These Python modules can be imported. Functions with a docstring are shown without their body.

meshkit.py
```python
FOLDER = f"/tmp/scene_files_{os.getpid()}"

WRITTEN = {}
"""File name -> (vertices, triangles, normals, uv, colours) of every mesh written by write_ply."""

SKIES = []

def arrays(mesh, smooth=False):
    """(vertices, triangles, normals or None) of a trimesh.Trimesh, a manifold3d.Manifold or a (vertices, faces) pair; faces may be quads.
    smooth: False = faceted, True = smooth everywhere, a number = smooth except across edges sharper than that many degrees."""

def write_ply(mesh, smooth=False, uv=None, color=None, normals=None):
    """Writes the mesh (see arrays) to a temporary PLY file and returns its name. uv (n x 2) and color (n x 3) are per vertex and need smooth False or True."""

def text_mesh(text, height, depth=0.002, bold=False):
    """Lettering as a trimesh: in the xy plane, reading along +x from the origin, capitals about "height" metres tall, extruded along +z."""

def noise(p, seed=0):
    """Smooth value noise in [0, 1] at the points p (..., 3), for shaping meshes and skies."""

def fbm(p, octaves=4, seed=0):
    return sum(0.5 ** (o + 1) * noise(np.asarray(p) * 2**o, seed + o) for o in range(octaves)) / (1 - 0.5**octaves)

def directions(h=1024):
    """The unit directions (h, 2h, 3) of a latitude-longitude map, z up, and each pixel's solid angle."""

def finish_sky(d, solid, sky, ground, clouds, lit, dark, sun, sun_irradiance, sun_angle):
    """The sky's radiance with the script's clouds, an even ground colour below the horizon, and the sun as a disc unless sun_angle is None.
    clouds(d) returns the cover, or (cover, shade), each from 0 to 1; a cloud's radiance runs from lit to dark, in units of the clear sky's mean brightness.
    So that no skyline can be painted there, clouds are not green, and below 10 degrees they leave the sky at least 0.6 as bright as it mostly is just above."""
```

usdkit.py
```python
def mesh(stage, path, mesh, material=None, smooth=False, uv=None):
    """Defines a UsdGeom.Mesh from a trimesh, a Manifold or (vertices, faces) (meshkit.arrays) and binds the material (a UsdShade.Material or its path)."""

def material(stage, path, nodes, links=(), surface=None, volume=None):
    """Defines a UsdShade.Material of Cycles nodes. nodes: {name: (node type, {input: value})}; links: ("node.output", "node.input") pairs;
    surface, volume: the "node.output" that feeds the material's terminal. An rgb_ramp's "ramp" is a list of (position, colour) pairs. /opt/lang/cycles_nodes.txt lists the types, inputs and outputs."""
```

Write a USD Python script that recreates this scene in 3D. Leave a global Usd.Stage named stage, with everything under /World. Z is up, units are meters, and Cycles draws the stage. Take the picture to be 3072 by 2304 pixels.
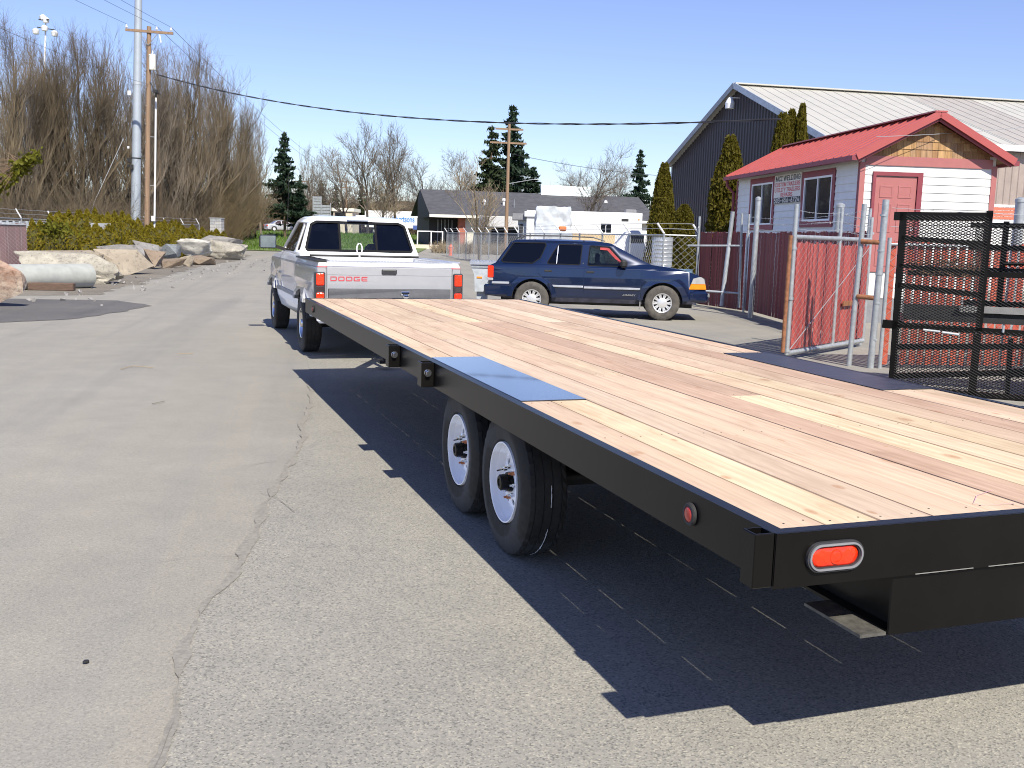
import math, numpy as np, trimesh, manifold3d as m3, meshkit, usdkit
from pxr import Usd, UsdGeom, UsdLux, UsdShade, Gf, Sdf

# ------------------------------------------------------------------ camera, sky, sun, exposure
stage = Usd.Stage.CreateInMemory()
UsdGeom.SetStageUpAxis(stage, 'Z')
UsdGeom.Xform.Define(stage, '/World'); UsdGeom.Scope.Define(stage, '/World/Looks')
EXPOSURE = 0.64
SKY_STRENGTH = 0.098
SUN_INTENSITY = 1.25
SUN_DIR = np.array([.357, -.886, 1.0]); SUN_DIR /= np.linalg.norm(SUN_DIR)
PITCH, ROLL, FPX, EYE = .145, .0271, 3037.85, 1.683
cam = UsdGeom.Camera.Define(stage, '/World/camera')
fw = np.array([0, math.cos(PITCH), -math.sin(PITCH)]); u0 = np.array([0, math.sin(PITCH), math.cos(PITCH)]); r0 = np.array([1., 0, 0])
cr, sr = math.cos(ROLL), math.sin(ROLL)
CR = cr*r0+sr*u0; CU = -sr*r0+cr*u0
cam.AddTransformOp().Set(Gf.Matrix4d(*CR, 0, *CU, 0, *(-fw), 0, 0, 0, EYE, 1))
cam.CreateHorizontalApertureAttr(36.0); cam.CreateVerticalApertureAttr(27.0); cam.CreateFocalLengthAttr(36.0*FPX/3072)
cam.CreateExposureAttr(EXPOSURE); cam.CreateClippingRangeAttr((0.05, 5000.0))
_el = math.asin(SUN_DIR[2]); _ro = math.atan2(SUN_DIR[0], SUN_DIR[1])
dome = UsdLux.DomeLight.Define(stage, '/World/sky')
dome.GetPrim().SetCustomDataByKey('kind', 'structure'); dome.GetPrim().SetCustomDataByKey('label', 'clear pale blue sky above the yard'); dome.GetPrim().SetCustomDataByKey('category', 'sky')
_sky = usdkit.material(stage, '/World/Looks/sky_air', {
    's': ('sky_texture', {'sky_type': 'single_scattering', 'sun_disc': False, 'sun_elevation': _el, 'sun_rotation': _ro, 'altitude': 100.0, 'air_density': 1.2, 'aerosol_density': .0, 'ozone_density': 8.0}), 'h': ('hsv', {'hue': .515, 'saturation': .92}), 'tn': ('mix_color', {'blend_type': 'multiply', 'fac': 1., 'b': (1., .965, 1.04)}),
    'b': ('background_shader', {'strength': SKY_STRENGTH})}, [('s.color', 'h.color'), ('h.color', 'tn.a'), ('tn.result', 'b.color')], surface='b.background')
UsdShade.MaterialBindingAPI.Apply(dome.GetPrim()).Bind(_sky)
sun = UsdLux.DistantLight.Define(stage, '/World/sun')
sun.CreateNormalizeAttr(True); sun.CreateIntensityAttr(SUN_INTENSITY); sun.CreateAngleAttr(.5); sun.CreateColorAttr(Gf.Vec3f(1.0, .945, .85))
_x = np.cross([0, 0, 1], SUN_DIR); _x /= np.linalg.norm(_x); _y = np.cross(SUN_DIR, _x)
sun.AddTransformOp().Set(Gf.Matrix4d(*_x, 0, *_y, 0, *SUN_DIR, 0, 0, 0, 50, 1))

# ------------------------------------------------------------------ helpers
_count = {}
def numbered(parent, name):
    k = _count.get((parent, name), 0); _count[(parent, name)] = k+1
    return name if k == 0 else f'{name}_{k:03d}'
def data(prim, label=None, cat=None, group=None, kind=None):
    for k, v in (('label', label), ('category', cat), ('group', group), ('kind', kind)):
        if v: prim.SetCustomDataByKey(k, v)
    return prim
def thing(name, label, cat, loc=(0, 0, 0), rotz=0., group=None, kind=None):
    x = UsdGeom.Xform.Define(stage, '/World/'+numbered('/World', name))
    x.AddTranslateOp().Set(Gf.Vec3d(*map(float, loc)))
    if rotz: x.AddRotateZOp().Set(math.degrees(rotz))
    return data(x.GetPrim(), label, cat, group, kind)
def group_part(parent, name, loc=(0, 0, 0), rot=(0, 0, 0), label=None):
    pp = str(parent.GetPath()); x = UsdGeom.Xform.Define(stage, pp+'/'+numbered(pp, name))
    x.AddTranslateOp().Set(Gf.Vec3d(*map(float, loc)))
    if any(rot): x.AddRotateXYZOp().Set(Gf.Vec3f(*[float(math.degrees(a)) for a in rot]))
    return data(x.GetPrim(), label)
def arr(m):
    if isinstance(m, M): return m.out()
    if isinstance(m, trimesh.Trimesh): return np.array(m.vertices), np.array(m.faces)
    if hasattr(m, 'to_mesh'):
        q = m.to_mesh(); return np.array(q.vert_properties[:, :3], float), np.array(q.tri_verts)
    return np.asarray(m[0], float), np.asarray(m[1])
def obj(name, mesh, mat, parent=None, smooth=False, label=None, cat=None, group=None, kind=None):
    pp = str(parent.GetPath()) if parent else '/World'
    v, f = arr(mesh)
    p = usdkit.mesh(stage, pp+'/'+numbered(pp, name), (v, f), mat, smooth)
    return data(p.GetPrim(), label, cat, group, kind)
def copy_of(src, loc, rotz, label=None, scale=None, group=None):
    was = src.GetCustomData(); nm = src.GetName()
    base = nm[:-4] if nm[-4] == '_' and nm[-3:].isdigit() else nm
    x = UsdGeom.Xform.Define(stage, '/World/'+numbered('/World', base))
    x.GetPrim().GetReferences().AddInternalReference(src.GetPath())
    x.ClearXformOpOrder()
    for a in ('xformOp:translate', 'xformOp:rotateZ', 'xformOp:scale'):
        pass
    x.AddTranslateOp(opSuffix='place').Set(Gf.Vec3d(*map(float, loc)))
    x.AddRotateZOp(opSuffix='place').Set(math.degrees(rotz))
    if scale is not None: x.AddScaleOp(opSuffix='place').Set(Gf.Vec3f(*([float(scale)]*3 if np.isscalar(scale) else map(float, scale))))
    x.GetPrim().SetInstanceable(True)
    data(x.GetPrim(), label or was.get('label'), was.get('category'), group or was.get('group'))
    return x.GetPrim()

BOXF = np.array([[0,2,1],[0,3,2],[4,5,6],[4,6,7],[0,1,5],[0,5,4],[1,2,6],[1,6,5],[2,3,7],[2,7,6],[3,0,4],[3,4,7]])
class M:
    def __init__(s): s.V, s.F, s.n = [], [], 0
    def add(s, v, f):
        v = np.asarray(v, float); s.V.append(v); s.F.append(np.asarray(f, int)+s.n); s.n += len(v); return s
    def mesh(s, m, T=None):
        v, f = arr(m)
        if T is not None: v = v@np.asarray(T)[:3, :3].T+np.asarray(T)[:3, 3]
        return s.add(v, f)
    def box(s, lo, hi):
        (a, b, c), (d, e, g) = lo, hi
        return s.add([[a,b,c],[d,b,c],[d,e,c],[a,e,c],[a,b,g],[d,b,g],[d,e,g],[a,e,g]], BOXF)
    def bar(s, p, q, w, h, up=(0, 0, 1)):
        p, q = np.asarray(p, float), np.asarray(q, float); t = q-p; t /= np.linalg.norm(t)
        x = np.cross(t, up); 
        if np.linalg.norm(x) < 1e-6: x = np.cross(t, (1, 0, 0))
        x /= np.linalg.norm(x); y = np.cross(x, t)
        c = [(-1,-1),(1,-1),(1,1),(-1,1)]
        v = [p+x*w/2*a+y*h/2*b for a, b in c]+[q+x*w/2*a+y*h/2*b for a, b in c]
        return s.add(v, BOXF[:, ::-1])
    def tube(s, pts, r, n=8, cap=True):
        pts = np.asarray(pts, float); k = len(pts); r = np.broadcast_to(np.asarray(r, float), (k,))
        t = np.gradient(pts, axis=0); t /= np.linalg.norm(t, axis=1)[:, None]
        ref = np.array([0, 0, 1.]) if abs(t[0][2]) < .9 else np.array([1., 0, 0])
        a = np.arange(n)/n*2*np.pi; V = []
        for i in range(k):
            x = np.cross(ref, t[i]); x /= np.linalg.norm(x); y = np.cross(t[i], x)
            V.append(pts[i]+r[i]*(np.cos(a)[:, None]*x+np.sin(a)[:, None]*y))
        F = []
        for i in range(k-1):
            for j in range(n):
                A, B = i*n+j, i*n+(j+1) % n; F += [[A, B, B+n], [A, B+n, A+n]]
        V = np.vstack(V)
        if cap:
            for i, o in ((0, 1), (k-1, 0)):
                b = i*n
                for j in range(1, n-1): F.append([b, b+j+1, b+j] if o else [b, b+j, b+j+1])
        return s.add(V, F)
    def out(s): return np.vstack(s.V), np.vstack(s.F)

def Tm(loc=(0, 0, 0), rz=0., rx=0., ry=0.):
    T = trimesh.transformations.euler_matrix(rx, ry, rz, 'sxyz'); T[:3, 3] = loc; return T
def moved(m, T):
    v, f = arr(m); v = v@T[:3, :3].T+T[:3, 3]
    return v, (f if np.linalg.det(T[:3, :3]) > 0 else f[:, ::-1])
def revolve(profile, n=32, axis='x', rfun=None, close=True):
    """profile: (axial, radius) points; closed ring if close"""
    pr = np.asarray(profile, float); k = len(pr); a = np.arange(n)/n*2*np.pi; V = np.zeros((n, k, 3))
    for i in range(n):
        rr = pr[:, 1] if rfun is None else rfun(i, pr)
        V[i, :, 0] = pr[:, 0]; V[i, :, 1] = rr*np.cos(a[i]); V[i, :, 2] = rr*np.sin(a[i])
    F = []
    for i in range(n):
        i2 = (i+1) % n
        for j in range(k if close else k-1):
            j2 = (j+1) % k; F += [[i*k+j, i2*k+j2, i2*k+j], [i*k+j, i*k+j2, i2*k+j2]]
    V = V.reshape(-1, 3)
    if axis == 'z': V = V[:, [1, 2, 0]]
    if axis == 'y': V = V[:, [2, 0, 1]]
    return V, np.array(F)
def sticks(p0, p1, ra, rb):
    """many 3-sided tapered twigs at once"""
    p0, p1 = np.asarray(p0, float), np.asarray(p1, float); n = len(p0)
    t = p1-p0; t /= np.maximum(np.linalg.norm(t, axis=1), 1e-9)[:, None]
    ref = np.where(np.abs(t[:, 2:3]) < .9, [[0, 0, 1.]], [[1., 0, 0]])
    x = np.cross(ref, t); x /= np.linalg.norm(x, axis=1)[:, None]; y = np.cross(t, x)
    V = np.zeros((n, 6, 3)); ra = np.broadcast_to(ra, (n,)); rb = np.broadcast_to(rb, (n,))
    for k in range(3):
        c, s_ = math.cos(k*2*math.pi/3), math.sin(k*2*math.pi/3); o = c*x+s_*y
        V[:, k] = p0+o*ra[:, None]; V[:, k+3] = p1+o*rb[:, None]
    base = (np.arange(n)*6)[:, None, None]
    f = np.array([[0,1,4],[0,4,3],[1,2,5],[1,5,4],[2,0,3],[2,3,5]])
    return V.reshape(-1, 3), (base+f).reshape(-1, 3)
def leaves(c, size, rng, up=.0, flat=1.0):
    """many small leaf clumps: a bent pair of triangles each"""
    n = len(c); d = rng.normal(size=(n, 3)); d[:, 2] += up; d /= np.linalg.norm(d, axis=1)[:, None]
    o = rng.normal(size=(n, 3)); o -= (o*d).sum(1)[:, None]*d; o /= np.linalg.norm(o, axis=1)[:, None]
    s = size*rng.uniform(.6, 1.4, n)[:, None]; nn = np.cross(d, o)
    V = np.stack([c-d*s, c+o*s*.5*flat+nn*s*.15, c+d*s, c-o*s*.5*flat+nn*s*.15], 1).reshape(-1, 3)
    b = (np.arange(n)*4)[:, None, None]; f = np.array([[0, 1, 2], [0, 2, 3]])
    return V, (b+f).reshape(-1, 3)
# three-view solids
J = m3.JoinType.Round
def poly(p, r=0., rin=0.):
    cs = m3.CrossSection([[tuple(map(float, q)) for q in p]], m3.FillRule.NonZero)
    if r: cs = cs.offset(-r, J, 2., 24).offset(r, J, 2., 24)
    if rin: cs = cs.offset(rin, J, 2., 24).offset(-rin, J, 2., 24)
    return cs
def side(cs, x0, x1):   # (y, z) drawing pushed along x
    return m3.Manifold.extrude(cs, x1-x0).transform(np.array([[0,0,1,x0],[1,0,0,0],[0,1,0,0]], float))
def front(cs, y0, y1):  # (x, z) drawing pushed along y
    return m3.Manifold.extrude(cs, y1-y0).transform(np.array([[1,0,0,0],[0,0,-1,y1],[0,1,0,0]], float))
def plan(cs, z0, z1):
    return m3.Manifold.extrude(cs, z1-z0).translate((0, 0, z0))
def cyl_x(x0, x1, y, z, r, n=48):
    return side(m3.CrossSection.circle(r, n).translate((y, z)), x0, x1)
def mbox(lo, hi):
    return m3.Manifold.cube([hi[i]-lo[i] for i in range(3)]).translate(lo)
def rbox(lo, hi, b):
    """box with chamfered edges"""
    lo, hi = np.array(lo, float), np.array(hi, float); P = []
    for sx in (0, 1):
        for sy in (0, 1):
            for sz in (0, 1):
                c = np.where([sx, sy, sz], hi, lo); s = np.where([sx, sy, sz], -1, 1)
                for k in range(3):
                    q = c+s*b; q[k] = c[k]; P.append(q)
    return m3.Manifold.hull_points([tuple(q) for q in P])
def stadium(w, h, n=16):
    r = h/2; a = np.linspace(-np.pi/2, np.pi/2, n)
    return [(w/2-r+r*math.cos(t), r*math.sin(t)) for t in a]+[(-w/2+r-r*math.cos(t), -r*math.sin(t)) for t in a]
def text_on(text, height, depth=.002, bold=False, width=None):
    m = meshkit.text_mesh(text, height, depth, bold); v = np.array(m.vertices)
    if width: v[:, 0] = (v[:, 0]-v[:, 0].min())*width/np.ptp(v[:, 0])
    return v, np.array(m.faces)
def text_facing(text, height, depth=.002, bold=False, width=None):
    """reads along +x, faces -y"""
    v, f = text_on(text, height, depth, bold, width)
    return np.stack([v[:, 0], -v[:, 2], v[:, 1]], 1), f

# ------------------------------------------------------------------ materials
LK = '/World/Looks/'
def mat(name, base, rough=.5, metal=0., var=.15, scale=6., bump=0., bscale=60., coat=0., spec=.5, stretch=(1, 1, 1), rnd=0., detail=4., hue=None):
    b = np.array(base, float); lo, hi = b*(1-var), np.minimum(b*(1+var), .95)
    if hue is not None: lo, hi = np.array(base, float), np.array(hue, float)
    n = {'tc': ('texture_coordinate', {}), 'mp': ('mapping', {'scale': tuple(map(float, stretch))}), 'n': ('noise_texture', {'scale': float(scale), 'detail': float(detail), 'roughness': .6}),
         'r': ('rgb_ramp', {'ramp': [(.3, tuple(lo)), (.7, tuple(hi))]}),
         'p': ('principled_bsdf', {'roughness': float(rough), 'metallic': float(metal), 'coat_weight': float(coat), 'specular_ior_level': float(spec)})}
    l = [('tc.object', 'mp.vector'), ('mp.vector', 'n.vector'), ('n.fac', 'r.fac')]
    out = 'r.color'
    if rnd:
        n['oi'] = ('object_info', {}); n['mr'] = ('map_range', {'from_min': 0., 'from_max': 1., 'to_min': 1-rnd, 'to_max': 1+rnd}); n['h'] = ('hsv', {})
        l += [('oi.random', 'mr.value'), ('mr.result', 'h.value'), ('r.color', 'h.color')]; out = 'h.color'
    l.append((out, 'p.base_color'))
    if bump:
        n['bn'] = ('noise_texture', {'scale': float(bscale), 'detail': 3.}); n['bu'] = ('bump', {'strength': float(bump), 'distance': .02})
        l += [('mp.vector', 'bn.vector'), ('bn.fac', 'bu.height'), ('bu.normal', 'p.normal')]
    return usdkit.material(stage, LK+name, n, l, surface='p.BSDF')
def leaf_mat(name, c1, c2, trans=.3):
    n = {'g': ('geometry', {}), 'r': ('rgb_ramp', {'ramp': [(0, tuple(c1)), (1, tuple(c2))]}), 'd': ('principled_bsdf', {'roughness': .6, 'specular_ior_level': .2}), 't': ('translucent_bsdf', {}), 'm': ('mix_closure', {'fac': trans})}
    return usdkit.material(stage, LK+name, n, [('g.random_per_island', 'r.fac'), ('r.color', 'd.base_color'), ('r.color', 't.color'), ('d.BSDF', 'm.closure1'), ('t.BSDF', 'm.closure2')], surface='m.closure')
def pane_mat(name, tint=(.9, .95, .93), rough=.0):
    n = {'f': ('fresnel', {'IOR': 1.5}), 'ge': ('geometry', {}), 'ib': ('math', {'math_type': 'subtract', 'value1': 1.}), 'fb': ('math', {'math_type': 'multiply'}), 't': ('transparent_bsdf', {'color': tuple(map(float, tint))}), 'g': ('glossy_bsdf', {'color': (.9, .9, .9), 'roughness': rough}), 'm': ('mix_closure', {})}
    return usdkit.material(stage, LK+name, n, [('ge.backfacing', 'ib.value2'), ('f.fac', 'fb.value1'), ('ib.value', 'fb.value2'), ('fb.value', 'm.fac'), ('t.BSDF', 'm.closure1'), ('g.BSDF', 'm.closure2')], surface='m.closure')

mt = {}
mt['black_paint'] = mat('black_paint', (.0048, .0042, .0036), .32, var=.3, scale=3, coat=.0, spec=.2, bump=.015, bscale=120)
mt['black_plate'] = mat('black_plate', (.02, .021, .024), .22, var=.35, scale=4, coat=1., spec=.8, bump=.03, bscale=40)
mt['seal'] = mat('window_rubber', (.014, .014, .015), .85, spec=.08)
mt['scuffed_plate'] = mat('scuffed_plate', (.022, .022, .023), .30, var=.6, scale=7, spec=.6, stretch=(1, 4, 1))
mt['black_dull'] = mat('black_dull', (.018, .017, .016), .6, var=.3)
mt['rubber'] = mat('rubber', (.020, .019, .018), .75, var=.3, scale=25, bump=.12, bscale=160)
mt['dusty_rubber'] = mat('dusty_rubber', (.075, .068, .058), .9, var=.35, scale=9)
mt['white_rim'] = mat('white_rim', (.86, .86, .87), .35, var=.04, coat=.3)
mt['copper'] = mat('copper_stud', (.5, .2, .1), .4, .8)
mt['chrome'] = mat('chrome', (.75, .75, .76), .12, 1., var=.05)
mt['alloy'] = mat('alloy', (.72, .72, .70), .35, .6, var=.08)
mt['zinc'] = mat('zinc', (.37, .39, .395), .45, .45, var=.18, scale=14, bump=.03)
mt['zinc_matt'] = mat('zinc_matt', (.40, .43, .45), .55, .2, var=.16, scale=9)
mt['rust_steel'] = mat('rust_steel', (.24, .10, .045), .8, .1, var=.4, scale=16, bump=.1)
mt['grey_steel'] = mat('grey_steel', (.30, .29, .27), .5, .5, var=.2)
mt['lens_red'] = usdkit.material(stage, LK+'lens_red', {'tc': ('texture_coordinate', {}), 'w': ('voronoi_texture', {'scale': 60., 'feature': 'f1'}), 'bu': ('bump', {'strength': .4, 'distance': .004}), 'p': ('principled_bsdf', {'base_color': (.80, .032, .004), 'roughness': .12, 'coat_weight': .4, 'subsurface_weight': .0, 'subsurface_radius': (1., .1, .05), 'subsurface_scale': .02})}, [('tc.object', 'w.vector'), ('w.distance', 'bu.height'), ('bu.normal', 'p.normal')], surface='p.BSDF')
mt['lens_dark'] = mat('lens_dark', (.045, .03, .03), .15, coat=.5)
mt['lens_dim_red'] = mat('lens_dim_red', (.35, .03, .02), .3, coat=.3)
mt['lens_amber'] = mat('lens_amber', (.75, .25, .02), .12, coat=.6)
mt['lens_clear'] = mat('lens_clear', (.5, .5, .5), .1, .3, coat=.8)
mt['glass'] = pane_mat('clear_pane', (.96, .98, .97))
mt['tint'] = pane_mat('tinted_pane', (.10, .105, .115))
mt['mid_tint'] = pane_mat('light_tint_pane', (.42, .46, .45))
mt['cabin'] = mat('cabin_trim', (.03, .03, .032), .8)
mt['seat'] = mat('seat_cloth', (.045, .045, .05), .9)
mt['truck_silver'] = mat('truck_silver', (.42, .42, .425), .33, .4, var=.03, coat=.8)
mt['truck_white'] = mat('truck_white', (.78, .78, .77), .3, 0, var=.02, coat=.7)
mt['trim_dark'] = mat('trim_dark', (.035, .035, .038), .45)
mt['trim_grey'] = mat('trim_grey', (.20, .20, .205), .45)
mt['red_stripe'] = mat('red_stripe', (.5, .05, .06), .4)
mt['blue_paint'] = mat('blue_paint', (.0035, .0115, .042), .2, .2, var=.12, scale=2, coat=1.)
mt['dusty_blue'] = mat('dusty_blue', (.035, .035, .05), .6, 0., var=.5, scale=5)
mt['silver_mould'] = mat('silver_mould', (.52, .53, .55), .3, .5)
mt['tread_plate'] = mat('tread_plate', (.66, .67, .69), .3, .8, var=.1, bump=.0)
def wood(name, c1, c2, seed):
    n = {'tc': ('texture_coordinate', {}), 'oi': ('object_info', {}), 'ml': ('vector_math', {'math_type': 'add'}), 'cx': ('combine_xyz', {}), 'm1': ('math', {'math_type': 'multiply', 'value2': 57.3}), 'm2': ('math', {'math_type': 'multiply', 'value2': 23.1}),
         'mp': ('mapping', {'scale': (13., .5, 13.)}), 'w': ('noise_texture', {'scale': 1.3, 'detail': 6., 'roughness': .66, 'distortion': 2.0}),
         'mq': ('mapping', {'scale': (5., .16, 5.)}), 'wv': ('wave_texture', {'scale': 1.1, 'distortion': 14., 'detail': 3., 'detail_scale': 1.2, 'bands_direction': 'x'}),
         'mf': ('mapping', {'scale': (60., 5., 60.)}), 'fi': ('noise_texture', {'scale': 1., 'detail': 3.}),
         'r': ('rgb_ramp', {'ramp': [(.28, tuple(c1)), (.5, tuple((np.array(c1)+np.array(c2))/2)), (.75, tuple(c2))]}),
         'r2': ('rgb_ramp', {'ramp': [(0, (.80, .74, .70)), (.5, (1, 1, 1)), (1, (1.04, 1.03, 1.0))]}), 'mx': ('mix_color', {'blend_type': 'multiply', 'fac': .3}),
         'r3': ('rgb_ramp', {'ramp': [(.3, (.88, .86, .84)), (.65, (1.02, 1.02, 1.02))]}), 'mx2': ('mix_color', {'blend_type': 'multiply', 'fac': .25}),
         'mk': ('mapping', {'scale': (3.9, 2.0, 4.2)}), 'v': ('voronoi_texture', {'scale': 1., 'feature': 'f1', 'dimensions': '2D'}), 'kr': ('rgb_ramp', {'ramp': [(.02, (.85, .85, .85)), (.045, (.5, .5, .5)), (.06, (.8, .8, .8)), (.075, (.35, .35, .35)), (.11, (0, 0, 0))]}),
         'ks': ('separate_color', {}), 'km': ('map_range', {'from_min': .35, 'from_max': 1., 'to_min': 0.04, 'to_max': 1.25, 'clamp': True}), 'kd': ('math', {'math_type': 'divide'}), 'mk2': ('mix_color', {'blend_type': 'mix', 'b': (.40, .23, .125)}),
         'mlg': ('mapping', {'scale': (4., .9, 4.)}), 'lg': ('noise_texture', {'scale': 1.1, 'detail': 5., 'roughness': .72, 'distortion': .8}), 'r4': ('rgb_ramp', {'ramp': [(.3, (.76, .69, .63)), (.47, (.98, .96, .95)), (.66, (1.14, 1.15, 1.12))]}), 'mx3': ('mix_color', {'blend_type': 'multiply', 'fac': .8}),
         'mr': ('map_range', {'from_min': 0., 'from_max': 1., 'to_min': .9, 'to_max': 1.1}), 'h': ('hsv', {}), 'bu': ('bump', {'strength': .12, 'distance': .004}),
         'p': ('principled_bsdf', {'roughness': .62, 'specular_ior_level': .35})}
    l = [('oi.random', 'm1.value1'), ('oi.random', 'm2.value1'), ('m1.value', 'cx.x'), ('m2.value', 'cx.z'), ('m1.value', 'cx.y'), ('tc.object', 'ml.vector1'), ('cx.vector', 'ml.vector2'),
         ('ml.vector', 'mp.vector'), ('mp.vector', 'w.vector'), ('ml.vector', 'mq.vector'), ('mq.vector', 'wv.vector'), ('ml.vector', 'mf.vector'), ('mf.vector', 'fi.vector'),
         ('w.fac', 'r.fac'), ('wv.fac', 'r2.fac'), ('r.color', 'mx.a'), ('r2.color', 'mx.b'), ('fi.fac', 'r3.fac'), ('mx.result', 'mx2.a'), ('r3.color', 'mx2.b'),
         ('ml.vector', 'mk.vector'), ('mk.vector', 'v.vector'), ('v.color', 'ks.color'), ('ks.r', 'km.value'), ('v.distance', 'kd.value1'), ('km.result', 'kd.value2'), ('kd.value', 'kr.fac'), ('kr.color', 'mk2.fac'), ('mx2.result', 'mk2.a'),
         ('ml.vector', 'mlg.vector'), ('mlg.vector', 'lg.vector'), ('lg.fac', 'r4.fac'), ('mk2.result', 'mx3.a'), ('r4.color', 'mx3.b'),
         ('oi.random', 'mr.value'), ('mr.result', 'h.value'), ('mx3.result', 'h.color'), ('h.color', 'p.base_color'), ('w.fac', 'bu.height'), ('bu.normal', 'p.normal')]
    return usdkit.material(stage, LK+name, n, l, surface='p.BSDF')
mt['wood'] = [wood('fir_pink', (.46, .33, .22), (.60, .455, .32), 1), wood('fir_tan', (.48, .355, .23), (.62, .485, .33), 2), wood('fir_yellow', (.52, .39, .235), (.66, .53, .355), 3), wood('fir_red', (.41, .275, .185), (.54, .385, .27), 4), wood('fir_light', (.49, .37, .255), (.63, .495, .36), 5)]
# ------------------------------------------------------------------ ground
def gz(x, y):
    t = np.clip((np.asarray(y, float)-76)/50, 0, 1); return 1.42*t*t*(3-2*t)
def dirt_mat(name, base, hue, stones, dark, light, track=True, bump=.35):
    n = {'g': ('geometry', {}), 'big': ('noise_texture', {'scale': .35, 'detail': 5., 'roughness': .6}), 'r': ('rgb_ramp', {'ramp': [(.3, base), (.68, hue)]}),
         'mp': ('mapping', {'mapping_type': 'texture', 'rotation': (0, 0, .19), 'scale': (.8, 19., 1.)}), 'tr': ('noise_texture', {'scale': 1., 'detail': 4., 'roughness': .62, 'distortion': .5}), 'rt': ('rgb_ramp', {'ramp': [(.3, (.86, .87, .89)), (.5, (1, 1, 1)), (.7, (1.08, 1.06, 1.02))]}),
         'mx': ('mix_color', {'blend_type': 'multiply', 'fac': 1. if track else .25}),
         'v': ('voronoi_texture', {'scale': stones, 'feature': 'f1'}), 'sc': ('separate_color', {}), 'rs': ('rgb_ramp', {'ramp': [(0, dark), (.13, dark), (.2, (.95, .95, .95)), (.85, (1.02, 1.02, 1.02)), (.93, light), (1, light)]}),
         'mx2': ('mix_color', {'blend_type': 'multiply', 'fac': .9}),
         'pt': ('noise_texture', {'scale': 2.2, 'detail': 4., 'roughness': .7}), 'rp': ('rgb_ramp', {'ramp': [(.3, (.91, .91, .92)), (.65, (1.04, 1.03, 1.02))]}), 'mx3': ('mix_color', {'blend_type': 'multiply', 'fac': .9}),
         'fine': ('noise_texture', {'scale': 70., 'detail': 3.}), 'rf': ('rgb_ramp', {'ramp': [(.3, (.84, .84, .84)), (.7, (1.12, 1.12, 1.12))]}), 'mx4': ('mix_color', {'blend_type': 'multiply', 'fac': .8}),
         'bu': ('bump', {'strength': bump, 'distance': .012}), 'p': ('principled_bsdf', {'roughness': .92, 'specular_ior_level': .25})}
    l = [('g.position', 'big.vector'), ('big.fac', 'r.fac'), ('g.position', 'mp.vector'), ('mp.vector', 'tr.vector'), ('tr.fac', 'rt.fac'), ('r.color', 'mx.a'), ('rt.color', 'mx.b'),
         ('g.position', 'v.vector'), ('v.color', 'sc.color'), ('sc.r', 'rs.fac'), ('mx.result', 'mx2.a'), ('rs.color', 'mx2.b'), ('g.position', 'pt.vector'), ('pt.fac', 'rp.fac'), ('mx2.result', 'mx3.a'), ('rp.color', 'mx3.b'),
         ('g.position', 'fine.vector'), ('fine.fac', 'rf.fac'), ('mx3.result', 'mx4.a'), ('rf.color', 'mx4.b'), ('mx4.result', 'p.base_color'), ('v.distance', 'bu.height'), ('bu.normal', 'p.normal')]
    return usdkit.material(stage, LK+name, n, l, surface='p.BSDF')
mt['road'] = dirt_mat('road_dusty', (.248, .236, .203), (.282, .269, .232), 175., (.78, .78, .79), (1.15, 1.14, 1.1), bump=.12)
mt['apron'] = dirt_mat('chip_seal', (.252, .241, .207), (.286, .274, .236), 150., (.55, .56, .58), (1.34, 1.32, 1.24), track=False, bump=.18)
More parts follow.
